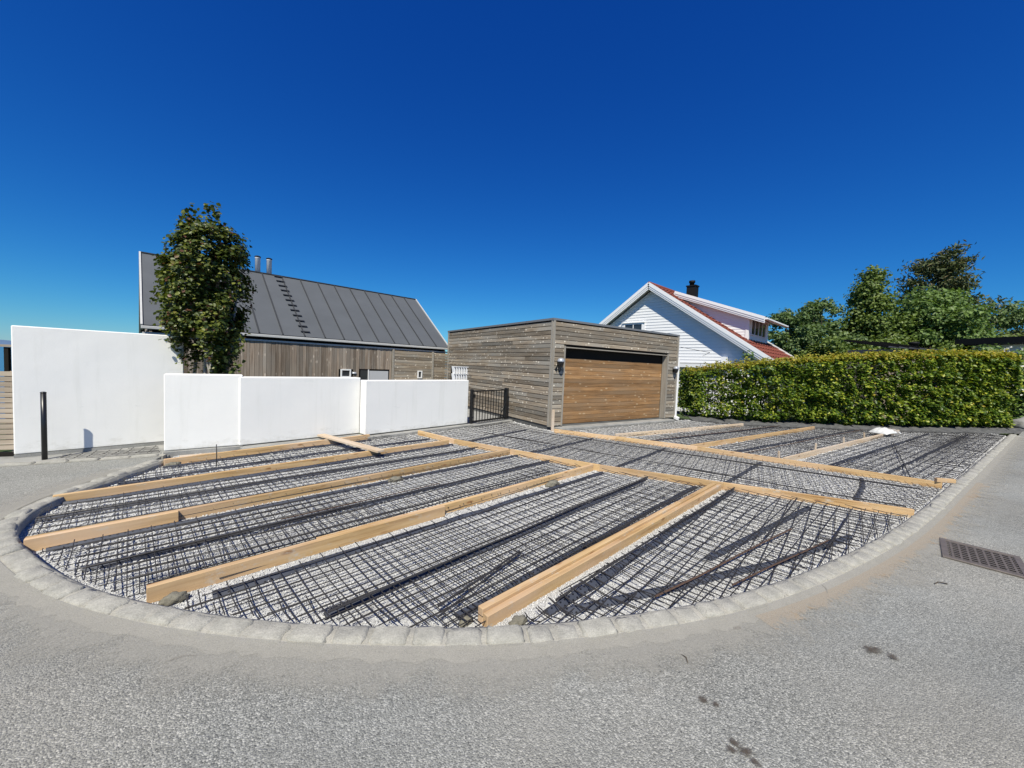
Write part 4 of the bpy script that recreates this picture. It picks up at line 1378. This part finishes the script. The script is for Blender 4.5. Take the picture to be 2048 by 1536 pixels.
loose((6.6, 6.1), (10.1, 9.9), 'dark bar crossing the bay beside the right-hand kerb', 0.009)
pin = tube_obj('steel_pin', [(0, 0, -0.1), (0.004, 0, 0.09), (0.0, 0, 0.27)], 0.006, 'rebar', None, 6, True, (-4.25, 5.42, 0))
tag(pin, 'thin upright steel pin between the first and second board lines', 'steel pin')

# ------------------------------------------------------------------ white sack on the hedge board
def sack():
    e = empty('cement_sack', (11.2, 11.22, 0.05), rad(20), 'white paper sack with a brown band lying on the board end by the hedge', 'sack')
    bm = bmesh.new()
    nx, ny = 22, 14
    L, Wd, Hh = 0.78, 0.46, 0.17
    top, bot = [], []
    for i in range(nx + 1):
        for j in range(ny + 1):
            u, v = i / nx * 2 - 1, j / ny * 2 - 1
            f = max(0.0, (1 - abs(u) ** 3.2)) ** 0.5 * max(0.0, (1 - abs(v) ** 2.6)) ** 0.5
            w = 0.020 * math.sin(7 * u + 4 * v) + 0.016 * math.sin(13 * v + 5 * u) - 0.03 * math.exp(-((u - 0.3 - 0.2 * v) / 0.12) ** 2)
            droop = -0.06 * max(0, abs(u) - 0.35) ** 1.3
            top.append(bm.verts.new((u * L / 2, v * Wd / 2, Hh * 0.62 * f + w * f + droop)))
            bot.append(bm.verts.new((u * L / 2, v * Wd / 2, -0.02 * f + droop - 0.001)))
    fs = []
    for i in range(nx):
        for j in range(ny):
            a = i * (ny + 1) + j; b = a + 1; c = a + ny + 2; d = a + ny + 1
            f1 = bm.faces.new((top[a], top[d], top[c], top[b]))
            f2 = bm.faces.new((bot[a], bot[b], bot[c], bot[d]))
            if 14 <= i <= 17: f1.material_index = 1
    for i in range(nx):
        for (j) in (0, ny):
            a = i * (ny + 1) + j; d = a + ny + 1
            bm.faces.new((top[a], bot[a], bot[d], top[d]) if j == 0 else (top[a], top[d], bot[d], bot[a]))
    for j in range(ny):
        for i in (0, nx):
            a = i * (ny + 1) + j
            bm.faces.new((top[a], top[a + 1], bot[a + 1], bot[a]) if i == 0 else (top[a + 1], top[a], bot[a], bot[a + 1]))
    bmesh.ops.recalc_face_normals(bm, faces=bm.faces)
    me = bpy.data.meshes.new('sack_body')
    bm.to_mesh(me); bm.free()
    me.polygons.foreach_set('use_smooth', [True] * len(me.polygons))
    me.materials.append(MATS['bag']); me.materials.append(MATS['bagband'])
    link('sack_body', me, None, e, (0, 0, 0.02))
    box('sack_end_seam', (0.02, 0.40, 0.012), (-0.385, 0, -0.012), 'bagband', e)


sack()

# ------------------------------------------------------------------ road drain grate
gr = empty('drain_grate', (4.41, 3.42, 0.0), math.atan2(3.08 - 3.44, 4.33 - 3.99), 'rusty cast iron slotted drain grate set in the road', 'drain grate')
GWD, GHT = 0.42, 0.52
box('pit', (GWD, GHT, 0.004), (0, 0, 0.004), 'soot', gr)
for nm, sz, lc in (('frame_bar', (GWD + 0.08, 0.045, 0.014), (0, -GHT / 2 - 0.02, 0.009)), ('frame_bar', (GWD + 0.08, 0.045, 0.014), (0, GHT / 2 + 0.02, 0.009)), ('frame_bar', (0.045, GHT - 0.006, 0.014), (-GWD / 2 - 0.018, 0, 0.009)), ('frame_bar', (0.045, GHT - 0.006, 0.014), (GWD / 2 + 0.018, 0, 0.009))):
    box(nm, sz, lc, 'castiron', gr, ch=0.002)
for i in range(9):
    box('rib', (GWD - 0.01, 0.020, 0.004), (0, -GHT / 2 + 0.03 + i * (GHT - 0.06) / 8, 0.0125), 'castiron', gr)
for j in range(8):
    box('slat', (0.014, GHT - 0.02, 0.003), (-GWD / 2 + 0.03 + j * (GWD - 0.06) / 7, 0, 0.0115), 'castiron', gr)

# small litter on the road
def litter(name, p, size, rz, mat, label, cat):
    tag(box(name, size, (p[0], p[1], size[2] / 2 + 0.003), mat, None, (0, 0, rz), 0.001), label, cat)


litter('wood_chip', (1.48, 2.30), (0.045, 0.012, 0.01), 0.1, 'rust', 'small red-brown wood chip on the road by the front kerb', 'wood chip')
tag(tube_obj('twig', [(2.40, 2.72, 0.008), (2.44, 2.78, 0.012), (2.45, 2.84, 0.008)], 0.004, 'darkbark', None, 5), 'small curled dark twig by the front right kerb', 'twig')
tag(tube_obj('twig', [(3.42, 2.92, 0.008), (3.47, 2.94, 0.014), (3.53, 2.93, 0.007)], 0.004, 'darkbark', None, 5), 'dark twig on the road near the drain grate', 'twig')
tag(tube_obj('twig', [(1.02, 2.06, 0.006), (1.035, 2.03, 0.012), (1.03, 2.0, 0.006)], 0.003, 'darkbark', None, 5), 'tiny dark twig on the road before the doubled boards', 'twig')
tag(tube_obj('twig', [(-1.72, 1.86, 0.006), (-1.66, 1.90, 0.009), (-1.60, 1.91, 0.006)], 0.003, 'darkbark', None, 5), 'thin dark twig on the road at the left front', 'twig')

k = NT('tar_stain')
v = k.coord(rand=True)
tc = k.n('ShaderNodeTexCoord')
ln = k.n('ShaderNodeVectorMath', operation='LENGTH')
k.l(tc.outputs['Object'], ln.inputs[0])
f_ = k.math('ADD', k.math('MULTIPLY', ln.outputs['Value'], 9.0), k.math('MULTIPLY', k.noise(v, 28.0, 5), 0.9))
al = k.ramp(f_, [(0.62, 0.75), (1.0, 0.0)])
k.fin((0.085, 0.068, 0.052), 0.8)
tr = k.n('ShaderNodeBsdfTransparent'); ms = k.n('ShaderNodeMixShader')
k.l(al, ms.inputs[0]); k.l(tr.outputs[0], ms.inputs[1]); k.l(k.p.outputs[0], ms.inputs[2]); k.l(ms.outputs[0], k.out.inputs['Surface'])
MATS['stain'] = k.m
for i, (x, y, sx, sy) in enumerate(((1.00, 1.77, 0.5, 0.4), (1.05, 1.75, 0.35, 0.3), (1.03, 1.56, 0.45, 0.35), (1.055, 1.525, 0.6, 0.4), (1.00, 1.53, 0.3, 0.4), (1.07, 1.48, 0.4, 0.3), (2.20, 2.16, 1.1, 0.6), (2.27, 2.11, 0.6, 0.5))):
    me = pydata('oil_stain', [(-0.13, -0.13, 0), (0.13, -0.13, 0), (0.13, 0.13, 0), (-0.13, 0.13, 0)], [(0, 1, 2, 3)])
    o = link('oil_stain', me, 'stain', None, (x, y, 0.0042 + 0.0005 * i), (0, 0, i * 1.1))
    o.scale = (sx, sy, 1)
    tag(o, 'brown stains on the asphalt at the right front', 'stain', 'stains on the road', kind='stuff')

# ------------------------------------------------------------------ foliage helpers
def unit(v):
    return v / np.maximum(np.linalg.norm(v, axis=1, keepdims=True), 1e-9)


def leaf_mesh(name, P, N, S, round_=True, aspect=0.62, fold=0.16):
    n = len(P)
    N = unit(N)
    t = unit(np.cross(N, unit(rng.normal(size=(n, 3)))))
    b = np.cross(N, t)
    S = S[:, None]
    if round_:
        lay = [(-0.5, 0, 0), (-0.18, 0.42, 1), (0.2, 0.36, 1), (0.55, 0, 0), (0.2, -0.36, 1), (-0.18, -0.42, 1)]
        fc = np.array([(0, 1, 2, 3), (0, 3, 4, 5)])
    else:
        lay = [(-0.5, 0, 0), (0.0, 0.42, 1), (0.55, 0, 0), (0.0, -0.42, 1)]
        fc = np.array([(0, 1, 2), (0, 2, 3)])
    vs = [P + S * (a * t + c * aspect * 1.2 * b + h * fold * N) for a, c, h in lay]
    V = np.stack(vs, 1).reshape(-1, 3)
    F = (fc[None] + len(lay) * np.arange(n)[:, None, None]).reshape(-1, fc.shape[1])
    return fast(name, V, F)


def clumps(center_pts, per, spread, flat=0.7):
    c = np.repeat(center_pts, per, axis=0)
    o_ = np.clip(rng.normal(0, 1, c.shape), -1.9, 1.9) * spread
    o_[:, 2] *= flat
    return c + o_, o_


def branchy(base, tips, r0_, mat, parent, name='trunk', sway=0.15):
    """one joined limb set: trunk plus limbs to the given tips"""
    V, F = [], []
    for tip, r in tips:
        b_ = Vector(base); t_ = Vector(tip)
        pts, rr = [], []
        k = 7
        for i in range(k + 1):
            s_ = i / k
            p = b_.lerp(t_, s_)
            bow = (t_ - b_); bow.z = 0
            p -= bow * 0.35 * math.sin(math.pi * s_) * 0.6
            p += Vector((random.uniform(-1, 1), random.uniform(-1, 1), 0)) * sway * 0.25 * (s_ * (1 - s_) * 4)
            pts.append(p); rr.append(r * (1 - 0.8 * s_) + 0.006)
        v, f = tube(pts, rr, 7)
        F += [tuple(i + len(V) for i in q) for q in f]
        V += v
    me = bpy.data.meshes.new(name)
    me.from_pydata(V, [], F)
    me.polygons.foreach_set('use_smooth', [True] * len(me.polygons))
    return link(name, me, mat, parent)


# ------------------------------------------------------------------ tree behind the low wall
def near_tree():
    base = np.array([-5.62, 6.86])
    e = empty('leafy_tree', (base[0], base[1], -0.9), 0, 'upright dark green multi-stemmed tree behind the low white walls', 'tree')
    zz = np.array([2.05, 2.2, 2.45, 2.75, 3.1, 3.55, 3.98, 4.28, 4.55, 4.80])      # above the base (-0.9)
    rr = np.array([0.15, 0.25, 0.38, 0.51, 0.57, 0.585, 0.575, 0.53, 0.43, 0.22])
    cx = np.array([0.16, 0.12, 0.08, 0.05, 0.0, 0.0, 0.03, 0.05, 0.08, 0.12])
    nb = 470
    z = rng.uniform(2.05, 4.78, nb * 3)
    z = z[rng.uniform(0, 0.9, nb * 3) < np.interp(z, zz, rr) + 0.08][:nb]
    th = rng.uniform(0, 2 * math.pi, len(z))
    wob = 1 + 0.16 * np.sin(3 * th + 1.3 * z) + 0.12 * np.sin(5 * th - 2.6 * z)
    r = np.interp(z, zz, rr) * np.sqrt(rng.uniform(0.25, 1.0, len(z))) * wob
    C = np.stack([np.interp(z, zz, cx) + r * np.cos(th), r * np.sin(th), z], 1)
    P, O = clumps(C, 46, 0.068, 0.8)
    out = P - np.stack([np.interp(P[:, 2], zz, cx), np.zeros(len(P)), P[:, 2] - 0.25], 1)
    N = unit(out) * 0.9 + rng.normal(0, 0.45, P.shape) + np.array([0, 0, 0.55])
    S = rng.uniform(0.044, 0.076, len(P))
    # loose sprays at the top and sides
    tips = []
    for (x, y, z, n_) in ((0.24, -0.1, 5.38, 34), (0.30, 0, 5.30, 30), (-0.30, -0.1, 5.22, 40), (-0.38, 0, 5.06, 34), (-0.16, 0, 5.25, 24), (0.55, 0, 4.9, 26), (0.78, 0, 4.55, 26), (0.93, -0.1, 4.05, 24), (-0.82, 0, 4.55, 26), (-0.88, -0.1, 4.3, 22), (0.95, 0, 3.2, 26), (0.98, -0.2, 2.95, 22), (0.9, -0.1, 2.65, 22), (-0.86, -0.2, 2.95, 18), (-0.62, -0.2, 2.5, 18)):
        tips.append(np.array([(x, y, z)]) + rng.normal(0, 0.07, (n_, 3)) * np.array([1, 1, 1.2]))
    T = np.concatenate(tips)
    T = T * np.array([0.72, 0.76, 1.0]) + np.array([0, 0, -0.36])
    P = np.concatenate([P, T]); N = np.concatenate([N, rng.normal(size=T.shape) + np.array([0, -0.5, 0.6])]); S = np.concatenate([S, rng.uniform(0.055, 0.09, len(T))])
    gap = (np.abs(P[:, 0] - 0.07) < 0.15) & (P[:, 2] < 2.75) & (P[:, 1] < 0.15)
    P, N, S = P[~gap], N[~gap], S[~gap]
    link('crown', leaf_mesh('crown', P, N, S, True, 0.8, 0.14), 'leaf_tree', e)
    for i, (tx, ty, tz, r) in enumerate(((-0.35, 0.1, 3.6, 0.045), (0.0, -0.15, 4.3, 0.055), (0.28, 0.0, 4.5, 0.05), (0.45, 0.2, 3.5, 0.04), (-0.15, 0.25, 3.9, 0.045), (0.15, -0.25, 3.2, 0.035))):
        branchy((0.08 + (i - 2.5) * 0.07, (i % 2) * 0.12 - 0.06, 0), [((tx, ty, tz), r)], r, 'bark', e, 'stem', 0.5)


near_tree()

# ------------------------------------------------------------------ hedge
def hedge():
    e = empty('beech_hedge', (11.5, 13.1, -0.1), 0, 'clipped yellow-green hedge along the right side of the driveway', 'hedge')
    fx = np.array([6.45, 7.0, 7.9, 10.0, 12.0, 14.5, 17.3, 18.6]); fy = np.array([13.25, 12.75, 12.45, 12.42, 12.50, 12.85, 13.42, 13.75])
    hx_ = np.array([6.45, 7.0, 7.9, 10.0, 12.0, 14.5, 17.3, 18.6]); hh = np.array([1.62, 1.80, 1.93, 2.17, 2.38, 2.54, 2.66, 2.70])
    DEP = 1.0
    gb = rng.normal(0, 1, (64, 16))
    def bumpf(x, z):
        u_, v_ = (x - 6.4) / 12.2 * 62, np.clip(z / 2.8 * 14, 0, 13.99)
        i_, j_ = u_.astype(int), v_.astype(int)
        a_, b_ = u_ - i_, v_ - j_
        return 0.13 * (gb[i_, j_] * (1 - a_) * (1 - b_) + gb[i_ + 1, j_] * a_ * (1 - b_) + gb[i_, j_ + 1] * (1 - a_) * b_ + gb[i_ + 1, j_ + 1] * a_ * b_)
    def emit(n, zone):
        x = rng.uniform(6.3, 18.4, n)
        y0 = np.interp(x, fx, fy); h = np.interp(x, hx_, hh)
        und = 0.10 * np.sin(x * 2.1) + 0.07 * np.sin(x * 5.3 + 1) + 0.05 * np.sin(x * 11.7)
        if zone == 'front':
            nc_ = n // 8
            x = np.repeat(rng.uniform(6.3, 18.4, nc_), 8) + rng.normal(0, 0.065, nc_ * 8)
            u = np.clip(np.repeat(rng.uniform(0, 1, nc_), 8) + rng.normal(0, 0.022, nc_ * 8), 0, 1)
            n = nc_ * 8
            y0 = np.interp(x, fx, fy); h = np.interp(x, hx_, hh)
            und = 0.10 * np.sin(x * 2.1) + 0.07 * np.sin(x * 5.3 + 1) + 0.05 * np.sin(x * 11.7)
            z = h * u
            d = np.abs(rng.normal(0, 0.12, n)) + und * 0.35 + bumpf(x, z)
            d = d + np.where(u < 0.10, (0.10 - u) * 3.2, 0) + np.where(u > 0.92, (u - 0.92) * 2.0, 0)
            P = np.stack([x - 11.5, y0 + d - 13.1, z + 0.1], 1)
            N = np.stack([rng.normal(0, 0.42, n), rng.normal(-0.42, 0.38, n), rng.normal(1.0, 0.32, n)], 1)
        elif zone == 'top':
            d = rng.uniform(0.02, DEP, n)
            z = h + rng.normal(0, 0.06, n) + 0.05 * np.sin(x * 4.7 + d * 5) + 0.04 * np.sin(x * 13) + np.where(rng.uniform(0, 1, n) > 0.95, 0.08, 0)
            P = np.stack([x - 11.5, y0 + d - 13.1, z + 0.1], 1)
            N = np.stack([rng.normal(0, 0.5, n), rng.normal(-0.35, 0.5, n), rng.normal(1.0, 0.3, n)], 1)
        else:
            d = rng.uniform(0.1, DEP, n)
            z = h * rng.uniform(0.06, 0.98, n)
            P = np.stack([x - 11.5, y0 + d - 13.1, z + 0.1], 1)
            N = rng.normal(size=(n, 3)) + np.array([0, -0.4, 0.8])
        S = rng.uniform(0.075, 0.125, n) * (1 + 0.02 * (x - 12))
        return P, N, S
    P, N, S = emit(27000, 'front')
    link('foliage', leaf_mesh('foliage', P, N, S, True, 0.66), 'leaf_hedge', e)
    n_ = 2600
    xe = 6.15 + np.abs(rng.normal(0, 0.14, n_)); te = rng.uniform(0, 1, n_)
    P2 = np.stack([xe - 11.5 + 0.3 * (1 - te), 13.0 + te * 1.0 - 13.1, rng.uniform(0.2, 1.0, n_) * 1.62 + 0.1], 1)
    link('end_foliage', leaf_mesh('end_foliage', P2, np.stack([rng.normal(-.5, .5, n_), rng.normal(-.5, .4, n_), rng.normal(.7, .4, n_)], 1), rng.uniform(0.07, 0.115, n_)), 'leaf_hedge', e)
    P, N, S = emit(11000, 'inner')
    link('inner_foliage', leaf_mesh('inner_foliage', P, N, S, False, 0.66), 'leaf_hedge', e)
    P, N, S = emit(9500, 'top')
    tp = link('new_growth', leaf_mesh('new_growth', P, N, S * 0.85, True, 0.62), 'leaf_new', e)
    tp['label'] = 'yellow and bronze young leaves along the top of the hedge'
    n = 160
    x = rng.uniform(6.5, 18.4, n); h = np.interp(x, hx_, hh); y0 = np.interp(x, fx, fy)
    P = np.stack([x - 11.5, y0 - 13.1 + np.abs(rng.normal(0, 0.08, n)), rng.uniform(0.15, 0.95, n) * h + 0.1], 1)
    link('turning_leaves', leaf_mesh('turning_leaves', P, np.stack([rng.normal(0, .5, n), rng.normal(-.8, .4, n), rng.normal(.6, .4, n)], 1), rng.uniform(0.07, 0.11, n)), 'leaf_new', e)
    xs = np.arange(6.95, 18.3, 0.42)
    for x in xs:
        y = float(np.interp(x, fx, fy)) + 0.5 - 13.1
        h = float(np.interp(x, hx_, hh))
        branchy((x - 11.5, y, 0), [((x - 11.5 + random.uniform(-.12, .12), y + random.uniform(-.1, .1), h * 0.9), 0.035), ((x - 11.5 + random.uniform(-.35, .35), y - 0.3, h * 0.75), 0.02), ((x - 11.5 + random.uniform(-.35, .35), y + 0.2, h * 0.7), 0.02)], 0.03, 'darkbark', e, 'stem', 0.2)


hedge()
# soil and ground fabric strip along the hedge foot
nx, ny = 130, 8
V, F = [], []
for i in range(nx + 1):
    x = 6.2 + (19.0 - 6.2) * i / nx
    y0 = float(np.interp(x, [6.2, 7.2, 7.9, 10, 12, 14.5, 17.3, 19], [12.75, 12.35, 12.10, 12.05, 12.10, 12.35, 12.95, 13.4]))
    for j in range(ny + 1):
        t = j / ny
        z = GZ + 0.015 + 0.10 * min(1, t * 4) + (0.035 * math.sin(i * 0.9 + j) + 0.03 * math.sin(i * 2.3 + j * 1.7)) * (0.3 + t) + random.uniform(-.012, .012)
        V.append((x + random.uniform(-.02, .02), y0 + t * 1.7 + 0.05 * math.sin(i * 0.7) * (1 - t), z))
for i in range(nx):
    for j in range(ny):
        a = i * (ny + 1) + j
        F.append((a, a + ny + 1, a + ny + 2, a + 1))
tag(link('planting_strip', pydata('planting_strip', V, F, True), 'fabric'), 'rumpled grey ground fabric along the hedge foot', 'ground fabric', kind='structure')
rk = bmesh.new()
bmesh.ops.create_icosphere(rk, subdivisions=3, radius=1)
for v in rk.verts:
    n = 1 + 0.18 * math.sin(3 * v.co.x + 2) * math.cos(4 * v.co.y) + 0.08 * math.sin(9 * v.co.z + 5 * v.co.x)
    v.co = Vector((v.co.x * 0.75 * n, v.co.y * 0.5 * n, v.co.z * 0.34 * n))
me = bpy.data.meshes.new('boulder'); rk.to_mesh(me); rk.free()
me.polygons.foreach_set('use_smooth', [True] * len(me.polygons))
tag(link('boulder', me, 'concrete', None, (19.3, 13.9, 0.12)), 'grey boulder at the right end of the hedge', 'boulder')

# ------------------------------------------------------------------ trees beyond the hedge
def far_tree(name, x, y, h, w, kind, mat, label, cl=90, per=110, leaf=0.15, trunk='darkbark', base_h=0.15, asym=0.0):
    e = empty(name, (x, y, -0.35), 0, label, 'tree', 'trees beyond the hedge')
    H = h + 0.35
    n = cl
    u = rng.uniform(0, 1, n * 4)
    if kind == 'cone':
        prof_ = lambda t: np.clip(1.02 - t, 0.0, 1) ** 0.9 * np.clip(t * 6 + 0.5, 0, 1)
    elif kind == 'pine':
        prof_ = lambda t: np.where(t < 0.42, 1.0 - 0.35 * t, 0.85 * (1 - (t - 0.42) / 0.72)) * np.clip(t * 5 + 0.3, 0, 1)
    else:
        prof_ = lambda t: np.sqrt(np.clip(1 - ((t - 0.45) / 0.57) ** 2, 0, 1))
    keep = rng.uniform(0, 1, n * 4) < prof_(u) + 0.06
    u = u[keep][:n]
    th = rng.uniform(0, 2 * math.pi, len(u))
    lob = 1 + 0.22 * np.sin(2 * th + 6 * u + asym) + 0.16 * np.sin(5 * th - 11 * u)
    r = w / 2 * prof_(u) * np.sqrt(rng.uniform(0.15, 1.0, len(u))) * lob
    C = np.stack([r * np.cos(th), r * np.sin(th), H * (base_h + (1 - base_h) * u)], 1)
    spread = 0.085 * w + 0.12
    if kind == 'pine':
        P, O = clumps(C, per, spread * 0.62, 0.42)
        # sprays rise outwards
        P[:, 2] += 0.5 * (O[:, 0] * np.cos(np.repeat(th, per)) + O[:, 1] * np.sin(np.repeat(th, per)))
        S = rng.uniform(0.7, 1.2, len(P)) * leaf * 1.9
        N = rng.normal(size=P.shape) + np.array([0, -0.2, 0.5])
        me = leaf_mesh('crown', P, N, S, False, 0.30)
    else:
        P, O = clumps(C, int(per * 1.5), spread * 0.62, 0.75)
        N = unit(O) * 0.8 + rng.normal(0, 0.6, P.shape) + np.array([0, -0.1, 0.7])
        S = rng.uniform(0.7, 1.3, len(P)) * leaf * 1.3
        me = leaf_mesh('crown', P, N, S, False, 0.75)
    link('crown', me, mat, e)
    tips = [((0, 0, H * 0.92), 0.05 * w * 0.35 + 0.05)]
    for i in rng.choice(len(C), min(14, len(C)), replace=False):
        tips.append((tuple(C[i]), 0.04))
    branchy((0, 0, 0), tips, 0.1, trunk, e, 'trunk', 0.3)
    return e


D = 28.0
def wx(px, d):       # ground position beyond the hedge for a bearing
    return (px - 1024) / 755.0 * d


far_tree('birch_tree', 19.9, 27.5, 6.3, 3.4, 'round', 'leaf_birch', 'loose airy tree just right of the white house', 60, 110, 0.15)
far_tree('birch_tree', 22.6, 28.2, 7.1, 4.0, 'round', 'leaf_birch', 'second airy tree right of the white house', 80, 115, 0.15, asym=1)
far_tree('birch_tree', 24.0, 30.5, 6.9, 3.0, 'cone', 'leaf_birch', 'slim airy tree left of the pointed tree', 55, 110, 0.15, asym=2)
far_tree('pointed_tree', 25.6, 27.6, 9.3, 5.8, 'cone', 'leaf_mid', 'dense pointed green tree in the middle of the row', 150, 120, 0.15, asym=0.5)
far_tree('broadleaf_tree', 30.0, 27.4, 7.9, 5.9, 'round', 'leaf_light', 'rounded fresh green tree before the tall pine', 150, 120, 0.17, asym=1.5)
far_tree('pine_tree', 35.2, 32.0, 12.2, 8.0, 'pine', 'leaf_pine', 'tall dark pine rising above the other trees', 190, 120, 0.20, asym=2.2)
far_tree('broadleaf_tree', 41.5, 31.5, 8.3, 5.0, 'round', 'leaf_birch', 'pale green tree at the right edge', 70, 110, 0.17, asym=0.2)
far_tree('broadleaf_tree', 34.5, 26.5, 5.0, 5.0, 'round', 'leaf_mid', 'low green tree below the tall pine', 90, 110, 0.15, asym=0.9, base_h=0.05)
far_tree('undergrowth_shrub', 21.0, 24.8, 3.9, 4.6, 'round', 'leaf_mid', 'dark shrub beyond the hedge next to the white house roof', 80, 110, 0.14, base_h=0.02)
far_tree('undergrowth_shrub', 24.2, 24.6, 4.0, 4.8, 'round', 'leaf_mid', 'dark shrub beyond the hedge below the pointed tree', 80, 110, 0.14, base_h=0.02, asym=1)
far_tree('undergrowth_shrub', 27.6, 24.2, 3.9, 4.4, 'round', 'leaf_mid', 'dark shrub beyond the hedge behind the shed roof', 80, 110, 0.14, base_h=0.02, asym=2)
far_tree('garden_shrub', 22.2, 17.6, 3.2, 3.0, 'round', 'leaf_light', 'green garden shrub behind the right part of the hedge', 60, 100, 0.12, base_h=0.05)


def flower_shrub(x, y, h, w, mat, label, n=500):
    e = far_tree('flowering_shrub', x, y, h, w, 'round', 'leaf_light', label, 45, 90, 0.11, base_h=0.05)
    e['category'] = 'shrub'
    th = rng.uniform(0, 6.28, 40); u = rng.uniform(0.45, 1, 40)
    rr = w / 2 * np.sqrt(np.clip(1 - ((u - 0.45) / 0.6) ** 2, 0, 1))
    C = np.stack([rr * np.cos(th), rr * np.sin(th), (h + 0.35) * (0.05 + 0.95 * u)], 1)
    P, O = clumps(C, n // 40, 0.10, 0.9)
    link('blossom', leaf_mesh('blossom', P, rng.normal(size=P.shape), rng.uniform(0.06, 0.11, len(P)), False, 0.9), mat, e)


flower_shrub(20.7, 15.4, 3.05, 2.2, 'flower_white', 'shrub with creamy white blossom at the right edge behind the hedge', 1100)
flower_shrub(24.3, 21.4, 3.35, 1.6, 'flower_purple', 'shrub with purple blossom behind the hedge', 700)
sprig = far_tree('sprig', 8.55, 13.9, 2.45, 0.75, 'round', 'leaf_light', 'small pale green sprig above the hedge before the white gable', 10, 26, 0.09, base_h=0.35)
sprig['category'] = 'shrub'

# shed roof and flat-roofed building behind the hedge
sh = empty('shed', (17.4, 17.6, 0.33), rad(8), 'low shed with a dark seamed roof just above the hedge', 'shed')
for i in range(5):
    box('roof_panel', (0.52, 2.0, 0.04), (-1.06 + i * 0.53, 0, 2.92), 'seam', sh, (0.20, 0, 0))
    box('roof_seam', (0.03, 2.0, 0.05), (-1.325 + i * 0.53, 0, 2.955), 'backing', sh, (0.20, 0, 0))
box('shed_wall', (2.4, 1.6, 3.1), (0, 0.1, 1.10), 'fencewood', sh)
lathe('vent_pipe', [(0.16, 0), (0.16, 0.55), (0.2, 0.57), (0.2, 0.66)], 'soot', sh, (2.3, 0.7, 2.55), 12)
box('pipe_base', (0.5, 0.5, 3.0), (2.3, 0.7, 1.08), 'fencewood', sh)
fb = empty('flat_roofed_house', (30.0, 21.8, -0.1), rad(8), 'white flat-roofed building with a black roof edge at the right edge', 'building')
box('wall', (6.0, 2.2, 4.05), (1.2, 0.6, 2.02), 'whitepaint', fb)
box('roof_edge', (7.6, 3.0, 0.36), (1.2, 0.5, 4.24), 'soot', fb)
window(fb, 0.2, 2.2, 1.4, 1.1, -0.53)
